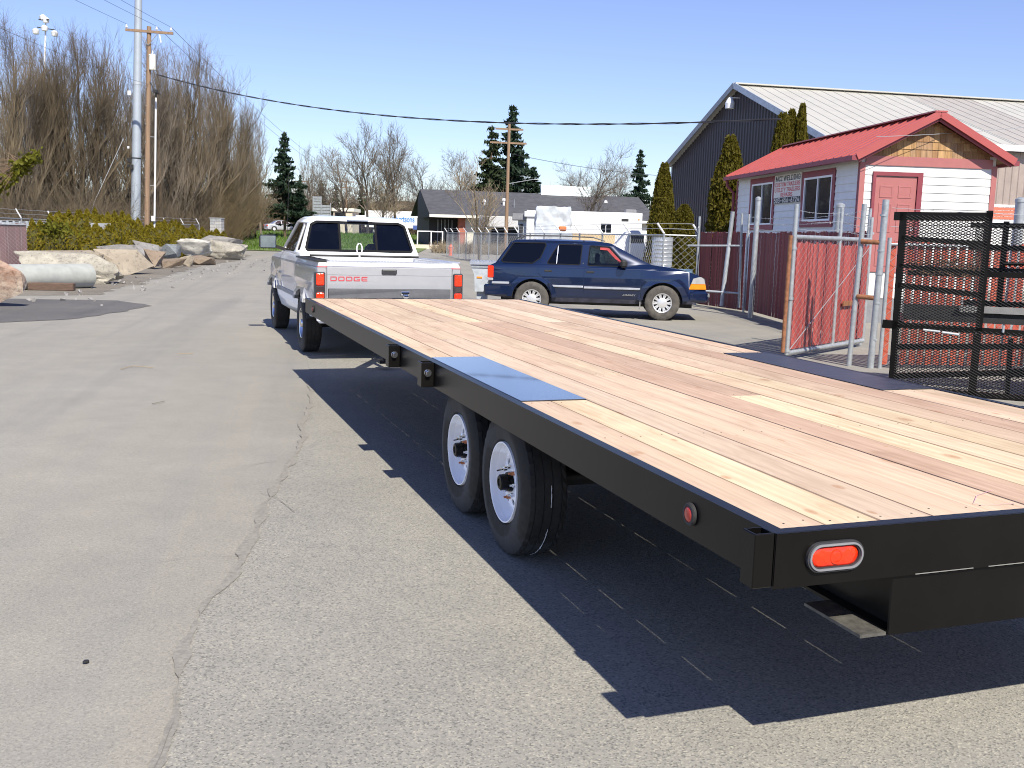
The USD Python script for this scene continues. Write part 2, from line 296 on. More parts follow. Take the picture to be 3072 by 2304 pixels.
mt['dark_asphalt'] = dirt_mat('dark_asphalt', (.10, .098, .095), (.135, .13, .122), 110., (.7, .7, .7), (1.5, 1.45, 1.4))
mt['crack'] = mat('crack_soil', (.175, .160, .132), .95, var=.3, scale=40)
mt['crack_soft'] = mat('crack_dust', (.222, .206, .174), .95, var=.25, scale=60)
def sheet(pts, z, n=1):
    m = trimesh.creation.triangulate_polygon(__import__('shapely').Polygon(pts), engine='earcut'); return np.c_[m[0], np.full(len(m[0]), z)], m[1]
gx = np.unique(np.r_[np.linspace(-900, -120, 14), np.linspace(-120, 120, 49), np.linspace(120, 900, 14)])
gy = np.unique(np.r_[np.linspace(-300, 0, 7), np.linspace(0, 76, 20), np.linspace(76, 130, 22), np.linspace(130, 1500, 14)])
X, Y = np.meshgrid(gx, gy); Z = gz(X, Y); nx = len(gx)
gi = np.array([[j*nx+i, j*nx+i+1, (j+1)*nx+i+1, (j+1)*nx+i] for j in range(len(gy)-1) for i in range(nx-1)])
obj('ground', (np.c_[X.ravel(), Y.ravel(), Z.ravel()], np.vstack([gi[:, [0, 1, 2]], gi[:, [0, 2, 3]]])), mt['road'], kind='structure', label='dusty grey road and yard surface with faint tyre tracks', cat='ground')
rng = np.random.default_rng(5)
CRACK = np.array([(-1.12, 1.2), (-1.09, 2.6), (-1.10, 3.05), (-1.20, 3.6), (-1.30, 4.25), (-1.33, 4.9), (-1.42, 5.4), (-1.50, 6.1), (-1.55, 6.9), (-1.72, 8.3), (-1.98, 10.0), (-2.25, 11.6)])
CRACK[:, 1] -= .1
def wiggle(path, step, amp, seed):
    r = np.random.default_rng(seed); out = []
    for a, b in zip(path[:-1], path[1:]):
        k = max(2, int(np.linalg.norm(b-a)/step)); t = np.linspace(0, 1, k, endpoint=False)[:, None]; out.append(a+(b-a)*t)
    out = np.vstack(out+[path[-1:]]); s = meshkit.fbm(np.c_[out*1.6, np.full(len(out), seed*7.1)], 3)-.5
    out[:, 0] += s*amp; return out
edge = wiggle(CRACK, .05, .22, 3)
apron = obj('asphalt_apron', sheet([tuple(q) for q in edge]+[(-2.9, 14.0), (-3.4, 17.5), (-2.5, 19.0), (2.2, 16.6), (4.6, 12.4), (9, 8), (9, -3), (-1.2, -3)], .004), mt['apron'], kind='structure', label='coarse chip sealed asphalt under the flatbed trailer', cat='asphalt')
def ribbon(path, w0, w1, z, seed):
    r = np.random.default_rng(seed); k_ = 7; pad = np.pad(path, ((k_, k_), (0, 0)), 'edge'); sm = np.stack([np.convolve(pad[:, c], np.ones(2*k_+1)/(2*k_+1), 'valid') for c in (0, 1)], 1); t = np.gradient(sm, axis=0); t /= np.maximum(np.linalg.norm(t, axis=1), 1e-9)[:, None]; nrm = np.c_[-t[:, 1], t[:, 0]]
    w = w0+(w1-w0)*np.clip(meshkit.fbm(np.c_[path*5, np.full(len(path), seed)], 3)*2-.5, 0, 1); a, b = path+nrm*w[:, None]/2, path-nrm*w[:, None]/2; k = len(path)
    return np.r_[np.c_[a, np.full(k, z)], np.c_[b, np.full(k, z)]], np.array([[i, k+i, k+i+1] for i in range(k-1)]+[[i, k+i+1, i+1] for i in range(k-1)])
obj('dust_seam', ribbon(edge, .0, .075, .008, 2), mt['crack_soft'], apron)
n0 = 34
obj('crack', ribbon(edge[n0:52], .0, .004, .012, 4), mt['crack'], apron)
for i, (a, b) in enumerate((((-1.36, 5.05), (-1.78, 4.93)), ((-1.30, 5.9), (-1.62, 6.35)), ((-1.62, 7.3), (-1.95, 7.0)), ((-1.32, 6.2), (-1.55, 6.0)))):
    obj('crack', ribbon(wiggle(np.array([a, ((a[0]+b[0])/2, (a[1]+b[1])/2+.06), b]), .02, .1, 20+i), .0, .006, .012, 9+i), mt['crack'], apron)
obj('asphalt_patch', sheet([tuple(q) for q in wiggle(np.array([(-12.5, 22.3), (-10.8, 22.6), (-9.0, 22.9), (-7.75, 21.6), (-7.75, 19.2), (-8.1, 17.6), (-9.2, 16.6), (-12.5, 16.2)]), .3, .5, 8)], .006), mt['dark_asphalt'], kind='structure', label='dark asphalt patch by the rocks at the left road edge', cat='asphalt patch')
mt['roadside'] = dirt_mat('roadside_gravel', (.155, .138, .112), (.215, .195, .16), 60., (.6, .6, .6), (1.5, 1.45, 1.35), track=False, bump=.5)
obj('gravel_verge', sheet([tuple(q) for q in wiggle(np.array([(-12.6, 22.6), (-10.2, 24.6), (-10.6, 27.5), (-11.3, 31.0), (-12.2, 36.0), (-13.3, 42.0), (-14.2, 48.0), (-15.0, 56.0), (-17.2, 66.0), (-22.5, 76.0), (-30.0, 70.0), (-22.0, 34.0), (-17.5, 25.0)]), .4, 1.2, 12)], .005), mt['roadside'], kind='structure', label='brown gravel verge under the boulders on the left', cat='gravel verge')
# a few pebbles and scraps
def pebble(x, y, s, m, lab):
    v = np.array(trimesh.creation.icosphere(1, s).vertices); f = trimesh.creation.icosphere(1, s).faces
    v *= 1+.5*(meshkit.noise(v/s*1.5+x*3)-.5)[:, None]; v[:, 2] *= .5
    obj('pebble', (v+[x, y, .004+s*.35], f), m, label=lab, cat='stone')
pebble(-1.62, 3.72, .013, mt['black_dull'], 'small dark pebble lying on the road left of the crack')
mt['straw'] = mat('straw', (.30, .24, .15), .9)
for k, (pts, lab) in enumerate((([(-4.61, 11.8), (-4.56, 12.06), (-4.30, 12.0)], 'thin bent dry twig lying on the road left of the trailer shadow'), ([(-4.47, 13.43), (-4.28, 13.46)], 'short pale straw on the road behind the bent twig'), ([(-3.42, 9.5), (-3.35, 9.64)], 'short dark twig on the road nearer than the bent twig'))):
    tw = thing('twig', lab, 'twig', (*pts[0], .012)); obj('stem', M().tube([(x-pts[0][0], y-pts[0][1], .006*(j % 2)) for j, (x, y) in enumerate(pts)], .0045, 5), mt['straw'] if k < 2 else mt['crack'], tw)
mt['grass'] = leaf_mat('grass_blades', (.10, .17, .025), (.20, .27, .06), .3)
mt['turf'] = mat('turf', (.12, .16, .045), .9, var=.4, scale=3)
gr = np.random.default_rng(11); k = 26000
px_ = gr.uniform(-62, -9, k); py_ = gr.uniform(80, 121, k); h = gr.uniform(.12, .4, k); a = gr.uniform(0, 6.3, k); w = .05
c0 = np.c_[px_, py_, gz(px_, py_)]; dx = np.c_[np.cos(a)*w, np.sin(a)*w, 0*a]
obj('grass', (np.stack([c0-dx, c0+dx, c0+np.c_[gr.normal(0, .06, k), gr.normal(0, .06, k), h]], 1).reshape(-1, 3), np.arange(3*k).reshape(-1, 3)), mt['grass'], kind='stuff', label='bright green grass between the yard and the far street', cat='grass')
gy2 = np.linspace(79, 122, 30); gx2 = np.linspace(-64, -8, 20); X, Y = np.meshgrid(gx2, gy2); gi = np.array([[j*20+i, j*20+i+1, (j+1)*20+i+1, (j+1)*20+i] for j in range(29) for i in range(19)])
obj('turf', (np.c_[X.ravel(), Y.ravel(), gz(X, Y).ravel()+.05], np.vstack([gi[:, [0, 1, 2]], gi[:, [0, 2, 3]]])), mt['turf'], kind='structure', label='grassy verge rising to the far street', cat='grass verge')
mt['street'] = mat('street_asphalt', (.30, .285, .265), .9, var=.08, scale=.6)
obj('street', sheet([(-140, 126.5), (140, 126.5), (140, 138), (-140, 138)], 1.46), mt['street'], kind='structure', label='pale far street crossing behind the grass', cat='street')

# ------------------------------------------------------------------ flatbed trailer
mt['dusty_black'] = mat('dusty_black', (.07, .066, .056), .7, var=.5, scale=25)
mt['chalk'] = mat('pink_chalk', (.60, .30, .37), .9)
YAW = .345
TR = thing('flatbed_trailer', 'long black flatbed trailer with new wooden plank deck in the foreground', 'trailer', (.7552, 2.7627, 0), YAW)
W, L, ZT = 2.59, 9.2, .873
def tilt(m):
    v, f = arr(m); v = v.copy(); v[:, 2] += .0062*v[:, 1]; return v, f
def rail(x_out, x_in, y0, y1):   # channel iron, flanges inwards
    s = 1 if x_in > x_out else -1; pr = [(x_out, ZT-.155), (x_out+s*.045, ZT-.155), (x_out+s*.045, ZT-.147), (x_out+s*.008, ZT-.147), (x_out+s*.008, ZT-.008), (x_out+s*.045, ZT-.008), (x_out+s*.045, ZT), (x_out, ZT)]
    if s < 0: pr = pr[::-1]
    return front(poly(pr, .0), y0, y1)
obj('side_rail', tilt(rail(0, .045, .004, L-.004)), mt['black_paint'], TR); obj('side_rail', tilt(rail(W, W-.045, .004, L-.004)), mt['black_paint'], TR)
hole = front(poly([(q[0]+.2, q[1]+.795) for q in stadium(.17, .062)]), -.1, .1); hole2 = front(poly([(q[0]+W-.2, q[1]+.795) for q in stadium(.17, .062)]), -.1, .1)
rear = (mbox((.002, 0, ZT-.163), (W-.002, .009, ZT))+mbox((.0, .006, ZT-.009), (W, .045, ZT+.0005)))-hole-hole2
obj('rear_beam', rear, mt['black_paint'], TR)
obj('front_beam', tilt(mbox((.0, L-.045, ZT-.155), (W, L, ZT+.0005))), mt['black_paint'], TR)
for s in (0, 1):
    x0, x1 = (-.066, -.001) if s == 0 else (W+.001, W+.066)
    obj('corner_tube', rbox((x0, .004, ZT-.158), (x1, .070, ZT+.002), .003)-mbox((x0+.006, .010, .5), (x1-.006, .064, 1.2)), mt['black_paint'], TR)
obj('end_plate', mbox((.43, .012, .522), (W-.43, .02, .708)), mt['black_paint'], TR)
mt['weld_seam'] = mat('weld_seam', (.30, .29, .26), .5, .3)
for a, b in ((.50, .72), (.78, 1.02), (1.3, 1.62), (1.75, 2.05)): obj('seam_bead', mbox((a, -.002, .7105), (b, .004, .7125)), mt['weld_seam'], TR)
for x in (.43, W-.43-.1):
    ib = front(poly([(x, .522), (x+.1, .522), (x+.1, .532), (x+.054, .532), (x+.054, .72), (x+.1, .72), (x+.1, .73), (x, .73), (x, .72), (x+.046, .72), (x+.046, .532), (x, .532)]), .021, L+.1)
    obj('main_beam', tilt(ib), mt['black_paint'], TR)
obj('beam_foot', tilt(mbox((.335, .022, .518), (.43, .30, .528))), mt['dusty_black'], TR); obj('beam_foot', tilt(mbox((W-.43, .022, .518), (W-.335, .30, .528))), mt['dusty_black'], TR)
for y in np.arange(.42, L-.2, .406): obj('cross_member', tilt(front(poly([(.05, .732), (W-.05, .732), (W-.05, .829), (.05, .829)]), y, y+.045)), mt['black_dull'], TR)
# planks
xb = [.046, .20, .395]+[.395+.2*i for i in range(1, 10)]+[2.39, W-.046]
rng = np.random.default_rng(42)
joints = {0: [3.92], 1: [3.92], 2: [5.0], 3: [6.29], 4: [3.04, 6.29], 5: [6.29], 6: [2.2, 6.29], 7: [5.45], 8: [3.04], 9: [6.29], 10: [4.65], 11: [3.92], 12: [3.92]}
tone = {0: [0, 1], 1: [2, 0], 2: [4, 1], 3: [0, 1], 4: [0, 1, 0], 5: [3, 2], 6: [2, 3, 0], 7: [1, 0], 8: [2, 0], 9: [0, 4], 10: [3, 0], 11: [0, 4], 12: [1, 0]}
screw = M(); Z0, Z1 = ZT-.040, ZT-.002
for i in range(13):
    segs = [.048]+joints[i]+[L-.048]
    if i in (0, 1, 11, 12): segs = [.048, 2.222, 3.908, L-.048]
    for j in range(len(segs)-1):
        if i in (0, 1, 11, 12) and j == 1: continue
        y0, y1 = segs[j]+.0012, segs[j+1]-.0012; g = rng.uniform(.00002, .00012); a, b = xb[i]+g+(.0019 if i in (2, 7) else 0), xb[i+1]-g-(.0018 if i in (4,) else 0); dz = rng.uniform(-.0012, .0015); c = rng.choice([.0014, .0028, .0042, .0058])
        v = np.array([(a, Z0), (b, Z0), (b, Z1-.014), (b-c*.35, Z1-.012), (b-c, Z1), (a+c, Z1), (a+c*.35, Z1-.012), (a, Z1-.014)]); ys = np.linspace(y0, y1, 7)
        bow = np.r_[0, rng.normal(0, .0007, 5), 0]; V = np.vstack([np.c_[v[:, 0]+bow[k], np.full(8, ys[k]), v[:, 1]+dz] for k in range(7)])
        F = [[k*8+q, k*8+(q+1) % 8+8, k*8+(q+1) % 8] for k in range(6) for q in range(8)]+[[k*8+q, k*8+q+8, k*8+(q+1) % 8+8] for k in range(6) for q in range(8)]
        F += [[0, q, q+1] for q in range(1, 7)]+[[48, 48+q+1, 48+q] for q in range(1, 7)]
        k = j if j < len(tone[i]) else 0
        if i in (0, 1, 11, 12): k = 0 if j == 0 else 1
        obj('deck_plank', tilt((V, F)), mt['wood'][tone[i][k]], TR)
        for yy in [y0+.05, y1-.05]+list(np.arange(y0+1.3, y1-.6, 2.436)):
            for xx in (a+.04, b-.04): screw.mesh(tilt(moved(revolve([(-.02, .0005), (-.02, .0034), (.0008, .0038), (.0012, .0005)], 6, 'z', close=False), Tm((xx+rng.normal(0, .006), yy+rng.normal(0, .01), Z1+dz)))))
obj('deck_screws', screw, mt['black_dull'], TR, kind='stuff')
for a, b, k_ in ((.047, .394, 'black_plate'), (W-.394, W-.047, 'scuffed_plate')): obj('fender_plate', tilt(rbox((a, 2.226, ZT-.012), (b, 3.904, ZT+.003), .0015)), mt[k_], TR)
obj('chalk_mark', tilt(ribbon(wiggle(np.array([(.97, .10), (.86, .10), (.83, .13), (.92, .21), (1.02, .25)]), .02, .01, 35), .002, .005, ZT+.001, 36)), mt['chalk'], TR)
# stake pockets
for y in (3.66, 4.57):
    pk = obj('stake_pocket', tilt((rbox((-.082, y, ZT-.152), (-.001, y+.10, ZT+.001), .003)-mbox((-.074, y+.007, .8), (-.002, y+.093, 1.1)))), mt['black_paint'], TR)
    obj('bolt', tilt(M().mesh(moved(revolve([(0, .001), (0, .017), (.012, .017), (.012, .009), (.03, .009), (.03, .001)], 6, 'y', close=False), Tm((-.042, y-.030, ZT-.062)))).mesh(moved(revolve([(0, .010), (0, .024), (.003, .024), (.003, .010)], 14, 'y'), Tm((-.042, y-.004, ZT-.062))))), mt['chrome'], pk)
# lamps
for x in (.2, W-.2):
    ring = front(poly([(q[0]+x, q[1]+.795) for q in stadium(.195, .09)]), -.012, -.001)-front(poly([(q[0]+x, q[1]+.795) for q in stadium(.163, .06)]), -.1, .1)
    rim2 = front(poly([(q[0]+x, q[1]+.795) for q in stadium(.183, .078)]), -.017, -.011)-front(poly([(q[0]+x, q[1]+.795) for q in stadium(.172, .067)]), -.1, .1)
    lamp = obj('tail_lamp', ring, mt['trim_dark'], TR, smooth=40); obj('bezel', rim2, mt['trim_grey'], lamp, smooth=40)
    a = np.array(stadium(.171, .066, 20)); V = [np.r_[x, -.014, .795]]; F = []
    rings = [(1, 0.004), (.93, -.006), (.75, -.010), (.4, -.013)]
    for s, d in rings: V += [np.r_[x+q[0]*s, d, .795+q[1]*s] for q in a]
    n = len(a)
    for k in range(3):
        for q in range(n): A = 1+k*n+q; B = 1+k*n+(q+1) % n; F += [[A, A+n, B], [B, A+n, B+n]]
    for q in range(n): F.append([1+3*n+q, 0, 1+3*n+(q+1) % n])
    obj('lens', (V, np.array(F)[:, ::-1]), mt['lens_red'], lamp, smooth=True)
    obj('lens_ring', M().mesh(moved(revolve([(-.0025, .017), (-.0025, .0215), (.001, .0215), (.001, .017)], 22, 'y'), Tm((x, -.0118, .795)))), mt['lens_red'], lamp)
for y in (.47, 8.58):
    mk = obj('marker_lamp', tilt(moved(revolve([(0.001, .026), (.001, .038), (-.008, .038), (-.012, .034), (-.012, .026)], 24, 'x'), Tm((-.002, y, .80)))), mt['rubber'], TR, smooth=40)
    obj('lens', tilt(moved(revolve([(0.0, .027), (-.010, .026), (-.014, .016), (-.015, .0005)], 24, 'x', close=False), Tm((-.003, y, .80)))), mt['lens_dim_red'], mk, smooth=True)
# wheels
def tyre_mesh(w, R, r, n=80):
    pr = [(-w*.36, r-.012), (-w*.47, r+.01), (-w*.52, r+(R-r)*.35), (-w*.52, r+(R-r)*.6), (-w*.46, R-.022), (-w*.405, R-.004)]
    for c in (-.30, -.10, .10, .30): pr += [(w*(c-.014), R), (w*(c-.010), R-.009), (w*(c+.010), R-.009), (w*(c+.014), R)]
    pr += [(w*.405, R-.004), (w*.46, R-.022), (w*.52, r+(R-r)*.6), (w*.52, r+(R-r)*.35), (w*.47, r+.01), (w*.36, r-.012)]
    pr = np.array(pr)
    def rf(i, p):
        rr = p[:, 1].copy(); k = i % 2
        sh = (np.abs(p[:, 0]) > w*.38) & (p[:, 1] > R-.03); rr[sh] -= .007*k
        mid = (np.abs(p[:, 0]) <= w*.38) & (p[:, 1] > R-.002); rr[mid] -= .006*((i//1+np.arange(mid.sum())) % 2)
        return rr
    return revolve(pr, n, 'x', rf)
def trailer_wheel(x, y, s):
    wg = group_part(TR, 'wheel', (x, y, .388), (0, 0, 0 if s < 0 else math.pi))   # outer face towards -x
    obj('tyre', tyre_mesh(.235, .388, .221), mt['rubber'], wg, smooth=28)
    prof = [(-.100, .218), (-.114, .215), (-.114, .209), (-.104, .204), (-.08, .200), (-.076, .196), (-.058, .191), (-.042, .182), (-.038, .167), (-.046, .152), (-.062, .128), (-.067, .10), (-.069, .075), (-.065, .048), (-.057, .048), (-.059, .10), (-.053, .128), (-.034, .16), (-.030, .19), (-.045, .198), (-.07, .206), (-.095, .210)]
    rv_, rf_ = revolve(prof, 64, 'x'); rm = m3.Manifold(m3.Mesh(np.array(rv_, np.float32), np.array(rf_, np.uint32))); rm = rm if rm.volume() > 0 else m3.Manifold(m3.Mesh(np.array(rv_, np.float32), np.array(rf_[:, ::-1], np.uint32)))
    for k in range(8): rm = rm-cyl_x(-.12, .06, .110*math.cos(k*math.pi/4+.39), .110*math.sin(k*math.pi/4+.39), .0165, 18)
    obj('rim', rm, mt['white_rim'], wg, smooth=30)
    obj('brake_drum', revolve([(-.050, .001), (-.050, .126), (.08, .126), (.08, .001)], 32, 'x', close=False), mt['black_dull'], wg)
    obj('hub_cap', revolve([(-.05, .055), (-.088, .052), (-.090, .044), (-.126, .042), (-.132, .036), (-.133, .022), (-.128, .020), (-.128, .001)], 24, 'x', close=False), mt['black_paint'], wg, smooth=35)
    for k in range(8):
        c = (.0825*math.cos(k*math.pi/4), .0825*math.sin(k*math.pi/4))
        obj('lug_nut', moved(revolve([(-.062, .012), (-.088, .011), (-.090, .006), (-.103, .006), (-.103, .0005)], 6, 'x', close=False), Tm((0, *c))), mt['copper'] if k % 3 == 0 else mt['chrome'], wg)
    obj('valve_stem', M().tube([(-.05, .165, .03), (-.095, .145, .028)], .004, 6), mt['black_dull'], wg)
    return wg
for y in (2.61, 3.45):
    for s in (-1, 1):
        wg = trailer_wheel(.21 if s < 0 else W-.21, y, s)
        if s < 0 and y < 3:
            for k0, k1 in ((0, 9), (17, 40)):
                m = M(); r = np.random.default_rng(1); prev = None
                for k in range(k0, k1):
                    a = math.radians(170+k*2.1); p = np.array([.012+r.normal(0, .0012), .3895*math.cos(a), .3895*math.sin(a)])
                    if prev is not None: m.bar(prev, p, .0022+.003*r.random(), .0015)
                    prev = p
                obj('chalk_mark', m, mt['white_rim'], wg)
for y in (2.61, 3.45):
    obj('axle', M().tube([(.25, y, .388), (W-.25, y, .388)], .04, 12), mt['black_dull'], TR)
for x in (.48, W-.48): obj('leaf_spring', M().bar((x, 2.2, .50), (x, 2.61, .44), .05, .03).bar((x, 2.61, .44), (x, 3.03, .50), .05, .03).bar((x, 3.03, .50), (x, 3.45, .44), .05, .03).bar((x, 3.45, .44), (x, 3.9, .50), .05, .03), mt['black_dull'], TR)
tg = obj('tongue', M().bar((.7, L+.02, .62), (W/2-.05, L+1.25, .56), .08, .13).bar((W-.7, L+.02, .62), (W/2+.05, L+1.25, .56), .08, .13), mt['black_paint'], TR)
obj('coupler', rbox((W/2-.07, L+1.2, .52), (W/2+.07, L+1.42, .62), .02), mt['grey_steel'], tg)
obj('jack', M().tube([(W/2-.2, L+.75, .12), (W/2-.2, L+.75, .78)], .035, 10).bar((W/2-.2, L+.75, .76), (W/2-.34, L+.75, .76), .02, .02).box((W/2-.29, L+.66, .08), (W/2-.11, L+.84, .12)), mt['black_dull'], tg)
obj('safety_chain', M().tube([(W/2-.1, L+1.1, .5), (W/2-.16, L+1.3, .36), (W/2-.1, L+1.55, .46)], .012, 6), mt['zinc'], tg)
# ------------------------------------------------------------------ vehicles
def road_wheel(parent, loc, R, w, r, out, rimkind, rub):
    """out: rotation about z that turns local -x to the outside"""
    wg = group_part(parent, 'wheel', loc, (0, 0, out))
    obj('tyre', tyre_mesh(w, R, r-.005, 64), rub, wg, smooth=28)
    h = w/2
    if rimkind == 'jimmy':
        obj('rim', revolve([(-h*.86, r), (-h*.96, r-.006), (-h*.92, r-.020), (-h*.70, r-.03), (-h*.6, r-.03), (h*.7, r-.03), (h*.7, r)], 48, 'x'), mt['alloy'], wg, smooth=40)
        obj('brake_disc', revolve([(-h*.1, .001), (-h*.1, r-.03), (0, r-.03)], 32, 'x', close=False), mt['black_dull'], wg)
        obj('hub_cap', revolve([(-h*.62, r*.52), (-h*.82, r*.50), (-h*.9, r*.4), (-h*.95, r*.2), (-h*.96, .001)], 40, 'x', close=False), mt['alloy'], wg, smooth=50)
        for k in range(10):
            for d in (-.085, .085):
                a = k*math.pi/5; p = np.array([-h*.72, (r*.5)*math.cos(a+d*1.2), (r*.5)*math.sin(a+d*1.2)]); q = np.array([-h*.76, (r-.018)*math.cos(a+d*.2+d), (r-.018)*math.sin(a+d*.2+d)])
                obj('spoke', M().bar(p, q, .026, .02, (1, 0, 0)), mt['alloy'], wg)
    elif rimkind == 'chrome':
        obj('rim', revolve([(-h*.80, r), (-h*.92, r-.004), (-h*.88, r-.016), (-h*.4, r-.03), (-h*.3, r*.72), (-h*.5, r*.5), (-h*.55, r*.3), (-h*.75, r*.28), (-h*.95, r*.25), (-h*1.0, r*.2), (-h*1.0, .001), (h*.7, .001), (h*.7, r)], 40, 'x'), mt['chrome'], wg, smooth=40)
        for k in range(8):
            obj('hand_hole', moved(revolve([(-.004, .001), (-.004, .022), (0, .022)], 12, 'x', close=False), Tm((-h*.36, r*.78*math.cos(k*math.pi/4), r*.78*math.sin(k*math.pi/4)))), mt['black_dull'], wg)
    else:
        obj('rim', revolve([(-h*.86, r), (-h*.92, r-.02), (-h*.5, r*.6), (-h*.7, .001), (h*.5, .001), (h*.5, r)], 28, 'x'), mt['alloy'], wg, smooth=40)
    return wg
def shell(solid, t, cen):
    """hollow skin of a convex-ish solid: the solid less itself shrunk about cen by t metres"""
    b = np.array(solid.bounding_box()); ext = (b[3:]-b[:3])
    sc = 1-2*t/ext; return solid-solid.translate([-c for c in cen]).scale(list(sc)).translate(list(cen))
def centre(s): b = np.array(s.bounding_box()); return (b[:3]+b[3:])/2

# --- white and silver pickup: x to the right, y forward, tail at y=0
mt['mirror'] = mat('mirror_face', (.35, .42, .48), .1, 1.)
TRK = thing('pickup_truck', 'white and silver pickup truck hitched to the flatbed trailer', 'pickup truck', (-1.627, 13.295, 0), .34)
sidep = poly([(0, .80), (0, 1.27), (.02, 1.29), (2.06, 1.31), (2.2, 1.315), (4.3, 1.33), (5.1, 1.26), (5.55, 1.16), (5.62, .95), (5.62, .55), (5.2, .48), (4.3, .44), (2.0, .46), (.4, .56), (.02, .66)], .04)
frontp = poly([(-.90, .44), (-.96, .62), (-.99, .85), (-.985, 1.02), (-.955, 1.20), (-.925, 1.29), (-.88, 1.36), (.88, 1.36), (.925, 1.29), (.955, 1.20), (.985, 1.02), (.99, .85), (.96, .62), (.90, .44)], .03)
planp = poly([(-.955, -.02), (-.99, .25), (-1., 1.2), (-.985, 2.0), (-.955, 2.3), (-.955, 3.9), (-1., 4.6), (-.99, 5.2), (-.85, 5.6), (.85, 5.6), (.99, 5.2), (1., 4.6), (.955, 3.9), (.955, 2.3), (.985, 2.0), (1., 1.2), (.99, .25), (.955, -.02)], .06)
body = side(sidep, -1.1, 1.1) ^ front(frontp, -.1, 6) ^ plan(planp, 0, 2)
bulge = m3.Manifold()
for yc in (1.25, 4.77):
    for sx in (-1, 1):
        fl = cyl_x(.90, 1.035, yc, .42, .60) if sx > 0 else cyl_x(-1.035, -.90, yc, .42, .60)
        fl = fl ^ plan(poly([(-2, -1), (2, -1), (2, 7), (-2, 7)]), .725, 1.4)
        bulge = bulge+fl
body = body+(bulge ^ front(poly([(-1.03, .45), (-1.03, .82), (-.95, 1.02), (.95, 1.02), (1.03, .82), (1.03, .45)], .02), -1, 7))
for yc in (1.25, 4.77): body = body-cyl_x(-1.2, -.62, yc, .40, .475)-cyl_x(.62, 1.2, yc, .40, .475)
body = body-mbox((-.80, .05, .82), (.80, 1.98, 1.6))
for yy in (2.03, 3.55): body = body-mbox((-1.2, yy, .55), (-.945, yy+.010, 1.4))-mbox((.945, yy, .55), (1.2, yy+.010, 1.4))
tailgap = mbox((-.842, -.05, .79), (-.834, .02, 1.4))+mbox((.834, -.05, .79), (.842, .02, 1.4))
body = body-tailgap
upper = plan(poly([(-2, -1), (2, -1), (2, 7), (-2, 7)]), 1.232, 2); low = plan(poly([(-2, -1), (2, -1), (2, 7), (-2, 7)]), 0, .72)
midb = (body-upper)-low
obj('body', midb, mt['truck_silver'], TRK, smooth=32)
obj('upper_body', body ^ upper, mt['truck_white'], TRK, smooth=32, label='white upper body above the red pinstripe')
obj('lower_body', body ^ low, mt['truck_white'], TRK, smooth=32, label='white rocker below the dark moulding')
st = (side(poly([(-.1, 1.226), (5.3, 1.226), (5.3, 1.238), (-.1, 1.238)]), -1.1, 1.1)); bb = (side(sidep, -1.1, 1.1) ^ front(frontp, -.1, 6) ^ plan(planp, 0, 2))
grown = bb.translate((0, -2.8, -1.0)).scale([1.004, 1.0012, 1.0]).translate((0, 2.8, 1.0))
obj('pinstripe', (st ^ grown)-mbox((-.98, .06, 1), (.98, 5.4, 1.5))-mbox((-.90, .0, 1.0), (.90, 5.5, 1.5))+mbox((-.835, -.0055, 1.226), (.835, .0, 1.236)), mt['red_stripe'], TRK)
md = side(poly([(.1, .71), (5.3, .71), (5.3, .775), (.1, .775)]), -1.2, 1.2) ^ (body.translate((0, -2.8, -.75)).scale([1.01, 1., 1.0]).translate((0, 2.8, .75)))
obj('side_moulding', md-mbox((-.93, -.1, .5), (.93, 6, 1)), mt['trim_grey'], TRK)
tgate = obj('tailgate', rbox((-.832, -.016, .80), (.832, .012, 1.232), .008), mt['truck_silver'], TRK)
obj('tailgate_top', rbox((-.832, -.018, 1.234), (.832, .03, 1.292), .01), mt['truck_white'], tgate)
obj('ribbed_trim', rbox((-.815, -.022, .815), (.815, -.012, .955), .004), mt['trim_dark'], tgate)
for k in range(9): obj('rib', rbox((-.81, -.029, .823+k*.0145), (.81, -.021, .830+k*.0145), .002), mt['trim_grey'], tgate)
hd = obj('handle', rbox((-.02-.10, -.034, 1.142), (-.02+.10, -.014, 1.212), .014), mt['trim_dark'], tgate)
obj('handle_slot', rbox((-.02-.065, -.036, 1.172), (-.02+.065, -.030, 1.19), .003), mt['black_dull'], tgate)
obj('crease', rbox((-.83, -.018, 1.128), (.83, -.012, 1.134), .002), mt['trim_grey'], tgate)
# wide squared lettering
def dodge():
    H, S, D = .058, .012, .003; m = M(); x = 0; Wd = .083
    def b(a, c, d, e): m.box((x+a, -D, c), (x+d, 0, e))
    for ch in 'DODGE':
        if ch == 'D': b(.0, 0, Wd-.01, S); b(0, H-S, Wd-.01, H); b(Wd-.014, S*.7, Wd, H-S*.7); b(0, S+.004, S, H-S-.006)
        if ch == 'O': b(.008, 0, Wd-.008, S); b(.008, H-S, Wd-.008, H); b(0, S*.7, .014, H-S*.7); b(Wd-.014, S*.7, Wd, H-S*.7)
        if ch == 'G': b(.008, 0, Wd-.004, S); b(.008, H-S, Wd-.004, H); b(0, S*.7, .014, H-S*.7); b(Wd-.016, S+.0005, Wd-.004, H*.52); b(Wd*.5, H*.42, Wd-.017, H*.56)
        if ch == 'E': b(.008, 0, Wd-.004, S); b(.008, H-S, Wd-.004, H); b(0, S*.7, .0135, H-S*.7); b(.0145, H*.42, Wd-.008, H*.58)
        x += Wd+.017
    return m
obj('lettering', moved(dodge(), Tm((-.785, -.0165, 1.052))), mt['red_stripe'], tgate, label='red DODGE lettering')
obj('chrome_latch', M().mesh(rbox((.13, -.05, .875), (.255, -.028, .925), .012)).mesh(rbox((.16, -.062, .835), (.24, -.028, .88), .014)), mt['chrome'], tgate)
